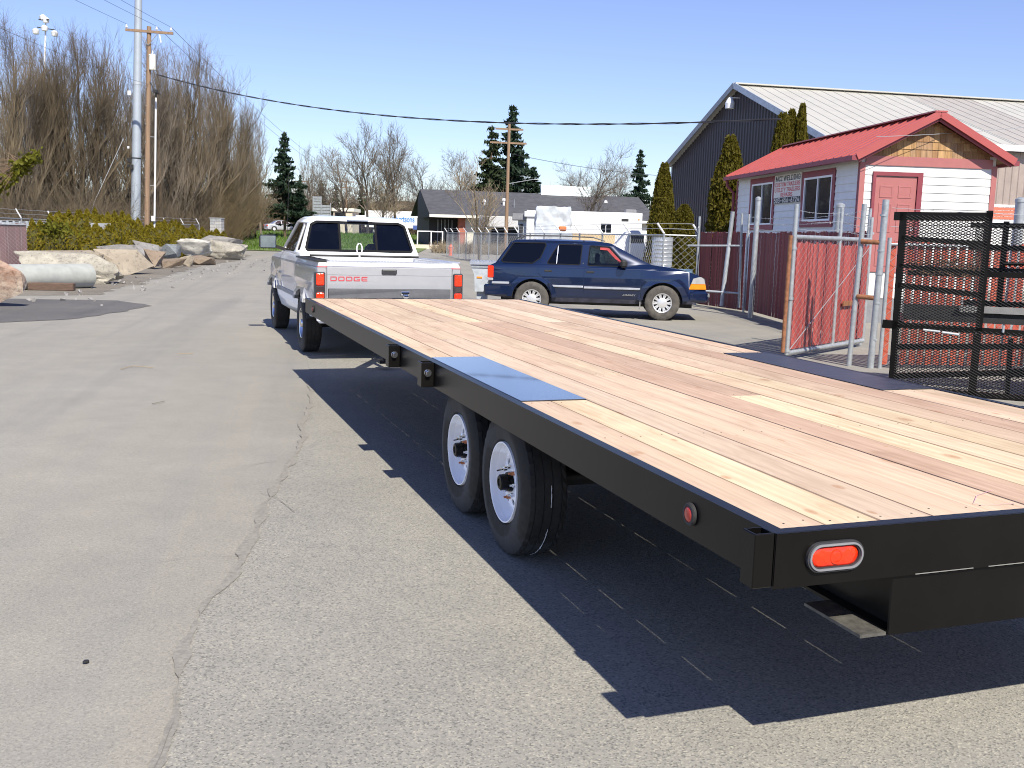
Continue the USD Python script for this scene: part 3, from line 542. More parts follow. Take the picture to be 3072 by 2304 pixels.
for s in (-1, 1):
    x0, x1 = (-.985, -.848) if s < 0 else (.848, .985)
    lm = obj('tail_light', rbox((x0, -.020, .815), (x1, .09, 1.165), .015), mt['trim_dark'], TRK)
    i0, i1 = x0+.018, x1-.018
    obj('lens', rbox((i0, -.034, .995), (i1, -.016, 1.150), .012), mt['lens_red'], lm, label='upper red lens')
    obj('lens', rbox((i0, -.033, .912), (i1, -.016, .985), .01), mt['lens_dark'], lm, label='dark reversing lens')
    obj('lens', rbox((i0, -.034, .828), (i1, -.016, .902), .012), mt['lens_red'], lm, label='lower red lens')
obj('rear_bumper', rbox((-.97, -.17, .52), (.97, -.02, .74), .03), mt['truck_white'], TRK); obj('hitch', mbox((-.05, -.30, .46), (.05, 0, .53)), mt['black_dull'], TRK)
# cab
cs_ = poly([(2.055, 1.28), (2.09, 1.38), (2.26, 1.80), (2.36, 1.89), (2.6, 1.915), (3.2, 1.91), (3.5, 1.87), (4.42, 1.30)], .05)
cf_ = poly([(-.90, 1.25), (-.89, 1.36), (-.735, 1.83), (-.66, 1.90), (-.4, 1.925), (.4, 1.925), (.66, 1.90), (.735, 1.83), (.89, 1.36), (.90, 1.25)], .04)
cab = side(cs_, -1, 1) ^ front(cf_, 1.9, 4.6)
cc = np.array([0, 3.2, 1.25]); inner = cab.translate(list(-cc)).scale([.945, .95, .935]).translate(list(cc)); mid1 = cab.translate(list(-cc)).scale([.985, .988, .985]).translate(list(cc)); mid2 = cab.translate(list(-cc)).scale([.975, .980, .975]).translate(list(cc))
rw = poly([(-.80, 1.405), (-.70, 1.775), (-.62, 1.815), (.62, 1.815), (.70, 1.775), (.80, 1.405)], .03)
rearw = front(rw, 1.95, 2.9); fw_ = front(poly([(-.80, 1.36), (-.68, 1.80), (.68, 1.80), (.80, 1.36)], .04), 3.4, 4.7)
sw = poly([(2.75, 1.36), (2.72, 1.80), (3.40, 1.81), (4.12, 1.36)], .04); sw2 = poly([(2.20, 1.40), (2.36, 1.79), (2.60, 1.80), (2.63, 1.38)], .03)
sidew = side(sw, -1.2, 1.2)+side(sw2, -1.2, 1.2)
skin = (cab-inner)-rearw-fw_-sidew
ck = side(poly([(1.9, 1.0), (5, 1.0), (5, 1.317), (1.9, 1.317)]), -2, 2)
obj('cab', skin-ck, mt['truck_white'], TRK, smooth=32)
gl = mid1-mid2
obj('rear_window', (gl ^ rearw) ^ mbox((-2, 1.9, 1.2), (-.29, 3, 2)), mt['tint'], TRK); obj('rear_window', (gl ^ rearw) ^ mbox((.26, 1.9, 1.2), (2, 3, 2)), mt['tint'], TRK)
obj('slider_pane', (gl ^ rearw) ^ mbox((-.285, 1.9, 1.2), (.255, 3, 2)), mt['glass'], TRK)
for x in (-.29, .258):
    fr = (cab.translate(list(-cc)).scale([.995, .996, .995]).translate(list(cc))-mid2) ^ mbox((x-.016, 1.9, 1.40), (x+.016, 2.6, 1.815)); obj('slider_frame', fr, mt['seal'], TRK)
rr = front(rw.offset(.022, J), 1.9, 2.75)-front(rw.offset(-.012, J), 1.8, 3)
obj('window_seal', (cab.translate(list(-cc)).scale([1.002, 1.003, 1.0]).translate(list(cc))-mid2) ^ rr, mt['seal'], TRK)
obj('windscreen', gl ^ fw_, mt['glass'], TRK); obj('side_window', gl ^ sidew ^ mbox((-2, 0, 0), (0, 9, 9)), mt['tint'], TRK); obj('side_window', gl ^ sidew ^ mbox((0, 0, 0), (2, 9, 9)), mt['tint'], TRK)
obj('cab_interior', M().box((-.82, 2.15, 1.0), (.82, 4.2, 1.06)).mesh(rbox((-.78, 3.95, 1.0), (.78, 4.3, 1.36), .05)), mt['cabin'], TRK)
for x in (-.48, .48): obj('seat', M().mesh(rbox((x-.26, 2.75, 1.0), (x+.26, 2.95, 1.50), .06)).mesh(rbox((x-.13, 2.78, 1.48), (x+.13, 2.90, 1.68), .04)), mt['seat'], TRK)
obj('rear_mirror', rbox((-.27, 3.55, 1.72), (-.10, 3.58, 1.80), .01), mt['cabin'], TRK)
obj('brake_light', rbox((-.16, 2.21, 1.845), (.16, 2.31, 1.895), .015), mt['truck_white'], TRK); obj('clearance_lamp', rbox((-.02, 2.34, 1.895), (.14, 2.46, 1.935), .02), mt['truck_white'], TRK)
for x in (-1.0,): 
    mr = obj('door_mirror', rbox((x-.30, 3.86, 1.38), (x-.03, 3.95, 1.60), .03), mt['black_dull'], TRK); obj('mirror_arm', M().bar((x-.05, 3.93, 1.42), (x+.14, 3.98, 1.36), .04, .05), mt['black_dull'], mr); obj('mirror_glass', rbox((x-.285, 3.853, 1.395), (x-.045, 3.861, 1.585), .003), mt['mirror'], mr)
for x0, x1, nm in ((-.96, -.79, 0), (.79, .96, 1)):
    cp = M().mesh(rbox((x0, .03, 1.292), (x1, 2.02, 1.318), .006))
    c = obj('rail_cap', cp, mt['tread_plate'] if nm else mt['black_dull'], TRK); dm = M(); r = np.random.default_rng(3)
    for yy in np.arange(.06, 2.0, .05):
        for q in (.25, .6, .9): dm.bar((x0+(x1-x0)*q-.012, yy, 1.3185), (x0+(x1-x0)*q+.012, yy+.02, 1.3185), .008, .004)
    obj('tread_lug', dm, mt['tread_plate'] if nm else mt['black_dull'], c, kind='stuff')
c = obj('tailgate_cap', rbox((-.83, -.02, 1.292), (.83, .05, 1.312), .006), mt['tread_plate'], TRK); dm = M()
for xx in np.arange(-.80, .8, .04): dm.bar((xx, -.0, 1.3125), (xx+.016, .03, 1.3125), .01, .006)
obj('tread_lug', dm, mt['tread_plate'], c, kind='stuff')
obj('bed_crossbar', M().tube([(-.80, 1.70, 1.335), (.80, 1.70, 1.335)], .016, 10), mt['black_dull'], TRK)
a = np.linspace(-.4, 2*np.pi+.4, 22)-np.pi/2
lp = [( -.30, .60, 1.26), (-.297, .60, 1.33)]+[(-.295+.036*math.cos(t), .6, 1.455+.075*math.sin(t)) for t in a[1:-1]]+[(-.288, .60, 1.33), (-.285, .6, 1.26)]
obj('cable_loop', M().tube(lp, .0095, 8), mt['truck_white'], TRK); obj('loop_base', M().mesh(revolve([(0, .03), (.05, .026), (.06, .012), (.06, .001)], 16, 'z', close=False), Tm((-.293, .6, 1.24))), mt['chrome'], TRK)
obj('bed_liner', M().box((-.79, .06, .83), (.79, 1.97, .85)), mt['trim_grey'], TRK)
obj('aerial', M().tube([(-.80, 4.35, 1.32), (-.78, 4.28, 2.62)], .004, 6), mt['black_dull'], TRK)
obj('fender_badge', moved(rbox((-.02, -.09, -.022), (.0, .09, .022), .004), Tm((-.985, 4.10, 1.0))), mt['chrome'], TRK)
obj('underbody', M().box((-.45, .2, .38), (.45, 5.3, .60)).tube([(-.75, 1.25, .40), (.75, 1.25, .40)], .06, 10).mesh(revolve([(-.17, .01), (-.1, .15), (.1, .15), (.17, .01)], 16, 'x'), Tm((0, 1.25, .4))), mt['black_dull'], TRK)
for yc in (1.25, 4.77):
    for s in (-1, 1): road_wheel(TRK, (s*.875, yc, .40), .40, .25, .215, 0 if s < 0 else math.pi, 'chrome', mt['rubber'])
    obj('wheel_liner', (cyl_x(-.98, -.60, yc, .40, .478)-cyl_x(-1.2, -.62, yc, .40, .468)+(cyl_x(.60, .98, yc, .40, .478)-cyl_x(.62, 1.2, yc, .40, .468))) ^ plan(poly([(-2, -1), (2, -1), (2, 7), (-2, 7)]), .5, 2), mt['black_dull'], TRK)

# --- dark blue four door SUV: y forward in its own frame, right side at +x
SUVA = math.radians(-94.5)   # heads to the right of the picture
SUV = thing('suv', 'dark blue four door SUV parked across behind the trailer deck', 'SUV', (-.55, 22.52, 0), SUVA)
sp = poly([(.06, .42), (.02, .62), (.05, .68), (.07, 1.06), (.20, 1.12), (.50, 1.56), (.62, 1.615), (1.4, 1.645), (2.2, 1.635), (2.62, 1.585), (3.46, 1.165), (3.60, 1.145), (4.1, 1.075), (4.48, .97), (4.60, .89), (4.66, .66), (4.68, .60), (4.66, .46), (4.40, .36), (3.4, .33), (1.4, .33), (.5, .38)], .03, .05)
fp = poly([(-.79, .30), (-.845, .46), (-.868, .70), (-.868, .86), (-.85, 1.04), (-.825, 1.12), (-.70, 1.53), (-.64, 1.61), (-.5, 1.66), (.5, 1.66), (.64, 1.61), (.70, 1.53), (.825, 1.12), (.85, 1.04), (.868, .86), (.868, .70), (.845, .46), (.79, .30)], .02)
pp_ = poly([(-.78, 0), (-.86, .16), (-.87, .8), (-.87, 3.8), (-.85, 4.3), (-.70, 4.66), (.70, 4.66), (.85, 4.3), (.87, 3.8), (.87, .8), (.86, .16), (.78, 0)], .06)
sb = side(sp, -1, 1) ^ front(fp, -.1, 5) ^ plan(pp_, 0, 2)
WY = (.985, 3.745)
flare = m3.Manifold()
for yc in WY:
    ringc = poly([(.53*math.cos(t), .50*math.sin(t)) for t in np.linspace(0, 2*np.pi, 48, endpoint=False)]).translate((yc, .40))
    flare = flare+(side(ringc, -.893, .893) ^ plan(poly([(-2, -1), (2, -1), (2, 7), (-2, 7)]), .42, 1.2) ^ front(poly([(-.895, .3), (-.895, .72), (-.84, .92), (.84, .92), (.895, .72), (.895, .3)], .02), -1, 6))
sb = sb+flare
for yc in WY: sb = sb-cyl_x(-1.2, -.58, yc, .375, .425)-cyl_x(.58, 1.2, yc, .375, .425)
inn = (side(poly([(.35, 1.0), (.56, 1.52), (.66, 1.575), (2.58, 1.55), (3.34, 1.16), (3.3, .55), (.3, .60)], .04), -1, 1) ^ front(poly([(-.80, .5), (-.80, 1.06), (-.66, 1.52), (-.56, 1.60), (.56, 1.60), (.66, 1.52), (.80, 1.06), (.80, .5)], .03), 0, 5))
wins = [poly([(.30, 1.14), (.57, 1.545), (1.27, 1.555), (1.14, 1.24), (.98, 1.13)], .04), poly([(1.29, 1.125), (1.44, 1.40), (1.53, 1.53), (2.02, 1.535), (1.985, 1.125)], .025), poly([(2.155, 1.115), (2.19, 1.52), (2.60, 1.505), (2.90, 1.20), (2.83, 1.115)], .025)]
cut = m3.Manifold()
for w_ in wins: cut = cut+side(w_, -1.1, 1.1)
wsc = front(poly([(-.70, 1.17), (-.60, 1.555), (.60, 1.555), (.70, 1.17)], .04), 2.55, 3.6); rws = front(poly([(-.68, 1.13), (-.58, 1.52), (.58, 1.52), (.68, 1.13)], .04), .0, .6)
seams = m3.Manifold()
for (a, b, z0, z1) in ((1.10, 1.106, .92, 1.18), (2.075, 2.083, .40, 1.56), (3.275, 3.283, .42, 1.19)): seams = seams+mbox((-1, a, z0), (-.845, b, z1))+mbox((.845, a, z0), (1, b, z1))
seams = seams+(side(poly([(1.10, .92), (1.33, .72), (1.42, .40), (1.428, .40), (1.338, .724), (1.108, .925)]), .855, 1))
suv_body = (sb-inn)-cut-wsc-rws-seams
lowc = plan(poly([(-2, -1), (2, -1), (2, 7), (-2, 7)]), 0, .415)
obj('body', suv_body-lowc, mt['blue_paint'], SUV, smooth=34)
obj('lower_body', suv_body ^ lowc, mt['dusty_blue'], SUV, smooth=34, label='dusty lower edge of the body')
skin2 = (sb.translate((0, -2.2, -.8)).scale([.992, 1, 1]).translate((0, 2.2, .8))-sb.translate((0, -2.2, -.8)).scale([.982, 1, 1]).translate((0, 2.2, .8)))
for k, w_ in enumerate(wins):
    for s in (-1, 1):
        q = skin2 ^ side(w_, .4 if s > 0 else -1.1, 1.1 if s > 0 else -.4)
        obj('side_window', q, mt['tint'] if k < 2 else mt['mid_tint'], SUV)
        fr = (sb.translate((0, -2.2, -.8)).scale([1.003, 1, 1]).translate((0, 2.2, .8))-sb.translate((0, -2.2, -.8)).scale([.985, 1, 1]).translate((0, 2.2, .8))) ^ (side(w_.offset(.014, J), .4 if s > 0 else -1.1, 1.1 if s > 0 else -.4)-side(w_.offset(-.006, J), -1.2, 1.2))
        obj('window_seal', fr, mt['seal'], SUV)
    if k == 1: obj('window_bar', (sb.translate((0, -2.2, -.8)).scale([1.002, 1, 1]).translate((0, 2.2, .8))-sb.translate((0, -2.2, -.8)).scale([.984, 1, 1]).translate((0, 2.2, .8))) ^ side(poly([(1.48, 1.12), (1.50, 1.12), (1.53, 1.53), (1.51, 1.53)]), .4, 1.1), mt['silver_mould'], SUV)
g3 = sb.translate((0, -2.2, -.8)).scale([1, .994, .992]).translate((0, 2.2, .8))-sb.translate((0, -2.2, -.8)).scale([1, .986, .984]).translate((0, 2.2, .8))
obj('windscreen', g3 ^ wsc, mt['glass'], SUV); obj('rear_window', g3 ^ rws, mt['tint'], SUV)
obj('cabin_floor', M().box((-.78, .4, .56), (.78, 3.2, .60)).mesh(rbox((-.76, 2.95, .6), (.76, 3.3, 1.10), .05)), mt['cabin'], SUV)
for y in (1.55, 2.38):
    for x in (-.38, .38): obj('seat', M().mesh(rbox((x-.25, y-.1, .6), (x+.25, y+.08, 1.18), .06)).mesh(rbox((x-.13, y-.08, 1.16), (x+.13, y+.02, 1.36), .03)), mt['seat'], SUV)
mt['red_cloth'] = mat('red_trim', (.42, .06, .06), .8)  # plain red for the strip at the front door glass, part unidentified
obj('red_window_strip', M().bar((.74, 2.22+.18, 1.47), (.74, 2.56, 1.465), .006, .05).bar((.745, 2.56, 1.47), (.79, 2.84, 1.19), .006, .055), mt['red_cloth'], SUV, label='red strip along the top of the front door window')
for s in (-1, 1):
    for (y0, y1, z) in ((.06, .46, .700), (1.405, 2.070, .662), (2.088, 3.27, .650)):
        if y0 < 1: continue
        obj('side_moulding', rbox((s*.872-.016, y0, z-.022), (s*.872+.016, y1, z+.022), .006), mt['silver_mould'], SUV)
    obj('side_moulding', rbox((s*.862-.016, .13, .675), (s*.862+.016, .50, .722), .006), mt['silver_mould'], SUV)
    for y in (1.24, 2.13): obj('door_handle', rbox((s*.852-.014, y, .952), (s*.852+.014, y+.16, .995), .008), mt['black_dull'], SUV)
    obj('door_mirror', rbox((s*.96-.11, 2.83, 1.085), (s*.96+.11, 2.98, 1.255), .045), mt['black_dull'], SUV)
    obj('mirror_arm', M().bar((s*.80, 2.92, 1.12), (s*.90, 2.90, 1.12), .05, .05), mt['black_dull'], SUV)
    tl = obj('tail_light', rbox((s*.845-.035, .035, .80), (s*.845+.035, .16, 1.05), .012), mt['lens_red'], SUV)
    obj('lens', rbox((s*.845-.036, .034, .79-.05), (s*.845+.03, .155, .795), .01), mt['lens_clear'], tl)
    cap_ = sb.translate((0, -2.2, -.8)).scale([1.012, 1.004, 1.0]).translate((0, 2.2, .8)); keep = mbox((-1.2, 3, 0), (-.44, 6, 2)) if s < 0 else mbox((.44, 3, 0), (1.2, 6, 2))
    hl = obj('headlight', cap_ ^ side(poly([(4.37, .90), (4.50, .935), (4.75, .935), (4.75, .79), (4.33, .79)]), -1.2, 1.2) ^ keep, mt['lens_clear'], SUV, smooth=30)
    obj('turn_lamp', cap_ ^ side(poly([(4.325, .785), (4.75, .785), (4.75, .675), (4.29, .675)]), -1.2, 1.2) ^ keep, mt['lens_amber'], hl, smooth=30)
obj('front_bumper', rbox((-.84, 4.22, .40), (.84, 4.70, .64), .05), mt['blue_paint'], SUV); obj('bumper_strip', rbox((-.80, 4.6, .50), (.80, 4.735, .60), .03), mt['trim_grey'], SUV)
obj('rear_bumper', rbox((-.87, -.04, .42), (.87, .52, .66), .03)-cyl_x(-2, 2, WY[0], .375, .43), mt['blue_paint'], SUV)
gr = obj('grille', rbox((-.54, 4.52, .68), (.54, 4.655, .90), .02), mt['black_dull'], SUV)
for k in range(3): obj('grille_bar', rbox((-.53, 4.65, .71+k*.06), (.53, 4.67, .73+k*.06), .004), mt['chrome'], gr)
for s in (-1, 1):
    rk = obj('roof_rail', M().tube([(s*.55, .62, 1.635), (s*.555, .72, 1.70), (s*.56, 1.5, 1.715), (s*.555, 2.25, 1.70), (s*.55, 2.5, 1.63)], .014, 8), mt['trim_dark'], SUV)
for y in (1.0, 2.05): obj('roof_bar', M().tube([(-.555, y, 1.71), (.555, y, 1.71)], .014, 8), mt['trim_dark'], SUV)
tx = text_on('JIMMY', .035, .003, True, .28); v = tx[0]
obj('badge', (np.stack([v[:, 2]+.872, v[:, 0]+2.90, v[:, 1]+.50], 1), tx[1]), mt['chrome'], SUV, label='chrome JIMMY badge low on the front door')
tx2 = text_on('4', .03, .002, True); v = tx2[0]; obj('badge', (np.stack([v[:, 2]+.825, v[:, 0]+2.04, v[:, 1]+1.14], 1), tx2[1]), mt['chrome'], SUV)
obj('wiper', M().bar((.1, 3.50, 1.165), (.60, 3.40, 1.20), .012, .012), mt['black_dull'], SUV)
obj('underbody', M().box((-.5, .3, .26), (.5, 4.4, .42)).tube([(-.7, WY[0], .375), (.7, WY[0], .375)], .05, 10), mt['black_dull'], SUV)
for yc in WY:
    for s in (-1, 1): road_wheel(SUV, (s*.745, yc, .37), .37, .24, .208, 0 if s < 0 else math.pi, 'jimmy', mt['dusty_rubber'])
    for s in (-1, 1):
        a, b = (-.86, -.56) if s < 0 else (.56, .86)
        obj('wheel_liner', (cyl_x(a, b, yc, .375, .43)-cyl_x(a-.3 if s < 0 else a+.02, b-.02 if s < 0 else b+.3, yc, .375, .42)) ^ plan(poly([(-2, -1), (2, -1), (2, 7), (-2, 7)]), .42, 2), mt['black_dull'], SUV)
for s in (-1, 1): obj('mud_flap', M().box((s*.79-.07, 3.27, .22), (s*.79+.07, 3.29, .46)), mt['grey_steel'], SUV)

# --- small far vehicles
def far_car(name, label, loc, rz, paint):
    C_ = thing(name, label, 'car', loc, rz)
    s_ = poly([(0, .35), (0, .85), (.1, .93), (.75, .98), (1.35, 1.38), (1.9, 1.44), (2.6, 1.40), (3.35, .98), (4.2, .86), (4.6, .70), (4.62, .38), (4.3, .25), (.3, .25)], .06)
    f_ = poly([(-.78, .22), (-.88, .5), (-.88, .75), (-.84, .95), (-.60, 1.40), (-.45, 1.46), (.45, 1.46), (.60, 1.40), (.84, .95), (.88, .75), (.88, .5), (.78, .22)], .03)
    b_ = side(s_, -1, 1) ^ front(f_, -.1, 5) ^ plan(poly([(-.7, 0), (-.88, .3), (-.88, 4.1), (-.65, 4.62), (.65, 4.62), (.88, 4.1), (.88, .3), (.7, 0)], .08), 0, 2)
    for yc in (.95, 3.65): b_ = b_-cyl_x(-1.2, -.6, yc, .32, .37)-cyl_x(.6, 1.2, yc, .32, .37)
    wn = poly([(.95, 1.0), (1.4, 1.33), (1.85, 1.38), (1.9, .99)], .03)+poly([(1.97, .99), (1.95, 1.38), (2.55, 1.34), (3.1, .99)], .03)
    obj('body', b_-side(wn, -1.1, -.5)-side(wn, .5, 1.1), paint, C_, smooth=34)
    cn = np.array([0, 2.3, .9]); in_ = b_.translate(list(-cn)).scale([.975, .985, .985]).translate(list(cn))
    obj('side_window', in_ ^ side(wn, -1.1, -.5), mt['lens_dark'], C_); obj('side_window', in_ ^ side(wn, .5, 1.1), mt['lens_dark'], C_)
    big = b_.translate(list(-cn)).scale([1.003, 1.003, 1.004]).translate(list(cn))-in_
    obj('rear_window', big ^ front(poly([(-.62, 1.03), (-.5, 1.33), (.5, 1.33), (.62, 1.03)], .03), .6, 1.4), mt['lens_dark'], C_); obj('windscreen', big ^ front(poly([(-.66, 1.02), (-.5, 1.36), (.5, 1.36), (.66, 1.02)], .03), 2.55, 3.5), mt['lens_dark'], C_)
    for s in (-1, 1):
        obj('tail_light', rbox((s*.70-.14, -.02, .68), (s*.70+.14, .14, .82), .02), mt['lens_red'], C_); obj('headlight', rbox((s*.68-.15, 4.45, .62), (s*.68+.15, 4.63, .74), .02), mt['lens_clear'], C_)
        for yc in (.95, 3.65): road_wheel(C_, (s*.77, yc, .32), .32, .2, .19, 0 if s < 0 else math.pi, 'plain', mt['rubber'])
    return C_
mt['car_silver'] = mat('car_silver', (.50, .51, .52), .3, .4, var=.03, coat=.7); mt['car_red'] = mat('car_red', (.38, .03, .04), .3, .1, var=.05, coat=.8)
far_car('sedan', 'silver sedan on the far street, left of the pickup cab', (-32.4, 132.2, 1.46), math.radians(-62), mt['car_silver'])
far_car('sedan', 'red car behind the silver sedan on the far street', (-28.3, 136.0, 1.46), math.radians(-75), mt['car_red'])
# ------------------------------------------------------------------ sales shed: x along the front, y along the left wall, origin at the near left corner
mt['siding'] = mat('white_siding', (.60, .595, .565), .6, var=.05, scale=4, bump=.03, bscale=30)
mt['maroon'] = mat('maroon_trim', (.20, .035, .045), .5, var=.1)
mt['door_red'] = mat('door_red', (.33, .115, .105), .5, var=.05)
mt['roof_red'] = mat('red_metal_roof', (.37, .08, .068), .38, .1, var=.06, scale=2, coat=.2)
mt['cedar'] = [mat('cedar_%d' % i, c, .75, var=.3, scale=5, stretch=(6, 6, .5), bump=.1) for i, c in enumerate([(.30, .17, .065), (.24, .125, .05), (.36, .215, .09), (.27, .16, .08)])]
mt['white_vinyl'] = mat('white_vinyl', (.72, .73, .73), .4, var=.03)
mt['dark_glass'] = usdkit.material(stage, LK+'dark_glass', {'p': ('principled_bsdf', {'base_color': (.01, .012, .016), 'roughness': .03, 'specular_ior_level': .6})}, [], surface='p.BSDF')
mt['cream'] = mat('sign_cream', (.62, .58, .50), .6, var=.05); mt['ink'] = mat('sign_ink', (.02, .02, .022), .6); mt['sign_red'] = mat('sign_red', (.50, .06, .06), .6)
SH = thing('sales_shed', 'small white shed with red metal roof and red door behind the gates', 'shed', (7.379, 22.241, 0), .112)
SW, SL, E, PK, EX = 3.06, 8.1, 3.66, 4.47, .172
zs = np.arange(.62, E, EX)
def lap(p, q, z, out, top=None):
    """one lapped board from p to q, outward normal out"""
    p, q, o = (np.array([*a, 0.]) for a in (p, q, out)); z1 = min(z+EX+.012, top or E)
    V = [p+o*.022+[0, 0, z], q+o*.022+[0, 0, z], q+o*.004+[0, 0, z1], p+o*.004+[0, 0, z1], p+[0, 0, z], q+[0, 0, z], q+[0, 0, z1], p+[0, 0, z1]]
    return V, BOXF
for z in zs:
    for y0, y1 in ([(.09, 1.23), (3.17, 5.0), (6.92, SL-.02)] if 2.0 < z+EX*.5 < 3.43 else [(.09, SL-.02)]):
        obj('siding_board', lap((0, y1), (0, y0), z, (-1, 0), E-.02), mt['siding'], SH)
    for x0, x1 in ([(.09, .265), (1.385, SW-.09)] if z < 3.2 else [(.09, SW-.09)]):
        if z < 3.36: obj('siding_board', lap((x0, 0), (x1, 0), z, (0, -1), 3.40), mt['siding'], SH)
obj('wall', (mbox((.0, .0, .55), (SW, SL, E))-mbox((.1, .1, .6), (SW-.1, SL-.1, 4))-mbox((-.5, 5.06, 2.16), (.5, 6.75, 3.32))-mbox((-.5, 1.46, 2.22), (.5, 3.0, 3.29))), mt['siding'], SH); obj('gable_board', front(poly([(.02, 3.41), (SW-.02, 3.41), (SW-.02, E-.02), (SW/2, PK-.06), (.02, E-.02)]), .001, .1), mt['cedar'][1], SH)
obj('base_skirt', M().box((.02, .02, 0), (SW-.02, SL-.02, .56)), mt['trim_grey'], SH)
for lo, hi in (((-.03, -.03, .55), (.085, .0, 3.46)), ((-.03, .0, .55), (0, .085, 3.46)), ((SW-.09, -.03, .55), (SW+.03, 0, 3.46)), ((SW, 0, .55), (SW+.03, .09, 3.46)), ((-.03, SL-.1, .55), (0, SL+.02, 3.46))): obj('corner_trim', mbox(lo, hi), mt['door_red' if lo[1] < -.01 else 'maroon'], SH)
obj('frieze_board', mbox((.085, -.034, 3.405), (SW-.09, -.001, 3.60)), mt['door_red'], SH)
# shingles in the gable
rg = np.random.default_rng(8); row = 0; z = 3.60
while z < PK-.1:
    hw = (PK-.13-z)/(PK-E)*SW/2*.98; x = -hw+rg.uniform(-.12, 0)
    while x < hw:
        w = rg.uniform(.10, .20); a, b = max(x, -hw), min(x+w-.006, hw)
        if b-a > .03:
            t = min((PK-.11-z)/(PK-E)*SW/2-max(abs(a), abs(b)), .0); zt = min(z+.19, PK-.10-(max(abs(a), abs(b)))/(SW/2)*(PK-E)+.02)
            if zt > z+.03: obj('shingle', (np.array([(SW/2+a, -.026, z), (SW/2+b, -.026, z), (SW/2+b, -.008, zt), (SW/2+a, -.008, zt), (SW/2+a, -.001, z), (SW/2+b, -.001, z), (SW/2+b, -.001, zt), (SW/2+a, -.001, zt)]), BOXF), mt['cedar'][int(rg.integers(4))], SH)
        x += w
    z += .165; row += 1
# roof: two ribbed slopes
OH, OS = .30, .28
sl = math.atan2(PK-E, SW/2)
for s in (-1, 1):
    m = M(); base = np.array([SW/2, 0, PK+.04]); dn = np.array([s*math.cos(sl), 0, -math.sin(sl)]); up = np.array([s*math.sin(sl), 0, math.cos(sl)]); run = SW/2/math.cos(sl)+OS
    for k in range(22):
        y0 = -OH+k*(SL+2*OH)/22; y1 = y0+(SL+2*OH)/22
        for (ya, yb, h) in ((y0, y1-.055, .012), (y1-.055, y1, .04)):
            P4 = [base+[0, ya, 0], base+[0, yb, 0]]; Q = [p+dn*run for p in P4]
            V = [P4[0], P4[1], Q[1], Q[0]]+[v+up*h for v in (P4[0], P4[1], Q[1], Q[0])]
            m.add(V, BOXF if s < 0 else BOXF[:, ::-1])
    obj('roof_panel', m, mt['roof_red'], SH)
    for y in (-OH-.03, SL+OH):
        obj('rake_trim', M().bar(base+[0, y+.015, -.015]+dn*.0, base+[0, y+.015, -.015]+dn*(run+.01), .03, .15, tuple(up)), mt['roof_red'], SH)
        if y < 0: obj('fascia_board', M().bar(base+[0, y+.075, -.10], base+[0, y+.075, -.10]+dn*(run-.04), .03, .11, tuple(up)), mt['maroon'], SH)
    e = base+dn*run; obj('gutter', M().box((e[0]-.06+(-.05 if s < 0 else .05), -OH+.0, e[2]-.10), (e[0]+.06+(-.05 if s < 0 else .05), SL+OH, e[2]+.0)), mt['maroon'], SH)
    obj('soffit', M().bar(base+[0, SL/2, -.03]+dn*(SW/2/math.cos(sl)), base+[0, SL/2, -.03]+dn*(run-.01), SL+2*OH-.08, .02, tuple(up)), mt['cedar'][1], SH)
obj('ridge_cap', M().bar((SW/2, -OH-.04, PK+.07), (SW/2, SL+OH+.02, PK+.07), .28, .03), mt['roof_red'], SH)
obj('downspout', M().tube([(-.30, SL+.12, E-.20), (-.28, SL+.12, E-.34), (-.10, SL+.05, E-.55), (-.07, SL+.04, .6)], .045, 8), mt['maroon'], SH)
# windows on the left wall (facing -x)
for (y0, y1, z0, z1) in ((5.0, 6.92, 2.03, 3.44), (1.24, 3.16, 2.09, 3.42)):
    wn = obj('window', (mbox((-.036, y0, z0), (.03, y1, z1))-mbox((-.2, y0+.13, z0+.14), (.2, y1-.16, z1-.15))), mt['maroon'], SH)
    a, b, c, d = y0+.13, y1-.16, z0+.14, z1-.15; md = (a+b)/2
    obj('frame', (mbox((-.045, a, c), (.03, b, d))-mbox((-.2, a+.045, c+.045), (.2, md-.02, d-.045))-mbox((-.2, md+.02, c+.045), (.2, b-.045, d-.045))), mt['white_vinyl'], wn)
    for p, q in ((a+.045, md-.02), (md+.02, b-.045)): obj('pane', mbox((-.012, p-.002, c+.043), (-.006, q+.002, d-.043)), mt['dark_glass'], wn)
sg = obj('sign_board', mbox((-.05, 3.17, 2.705), (-.026, 4.985, 3.43)), mt['cream'], SH)
def on_left(txt, h, y_left, z, width, mtl, x=-.0525):
    t = text_on(txt, h, .002, True, width); v = t[0]; obj('lettering', (np.stack([x-v[:, 2]+.002, y_left-v[:, 0], z+v[:, 1]], 1), t[1]), mtl, sg)
on_left('MCI WELDING', .125, 4.90, 3.275, 1.66, mt['ink']); on_left('CUSTOM TRAILERS', .10, 4.93, 3.135, 1.70, mt['sign_red']); on_left('UTILITY TRAILERS', .10, 4.93, 3.00, 1.70, mt['sign_red']); on_left('REPAIRS', .095, 4.50, 2.875, .80, mt['sign_red'])
obj('number_strip', mbox((-.053, 3.18, 2.71), (-.051, 4.975, 2.855)), mt['ink'], sg); on_left('503-656-6724', .115, 4.93, 2.725, 1.70, mt['cream'], -.0555)
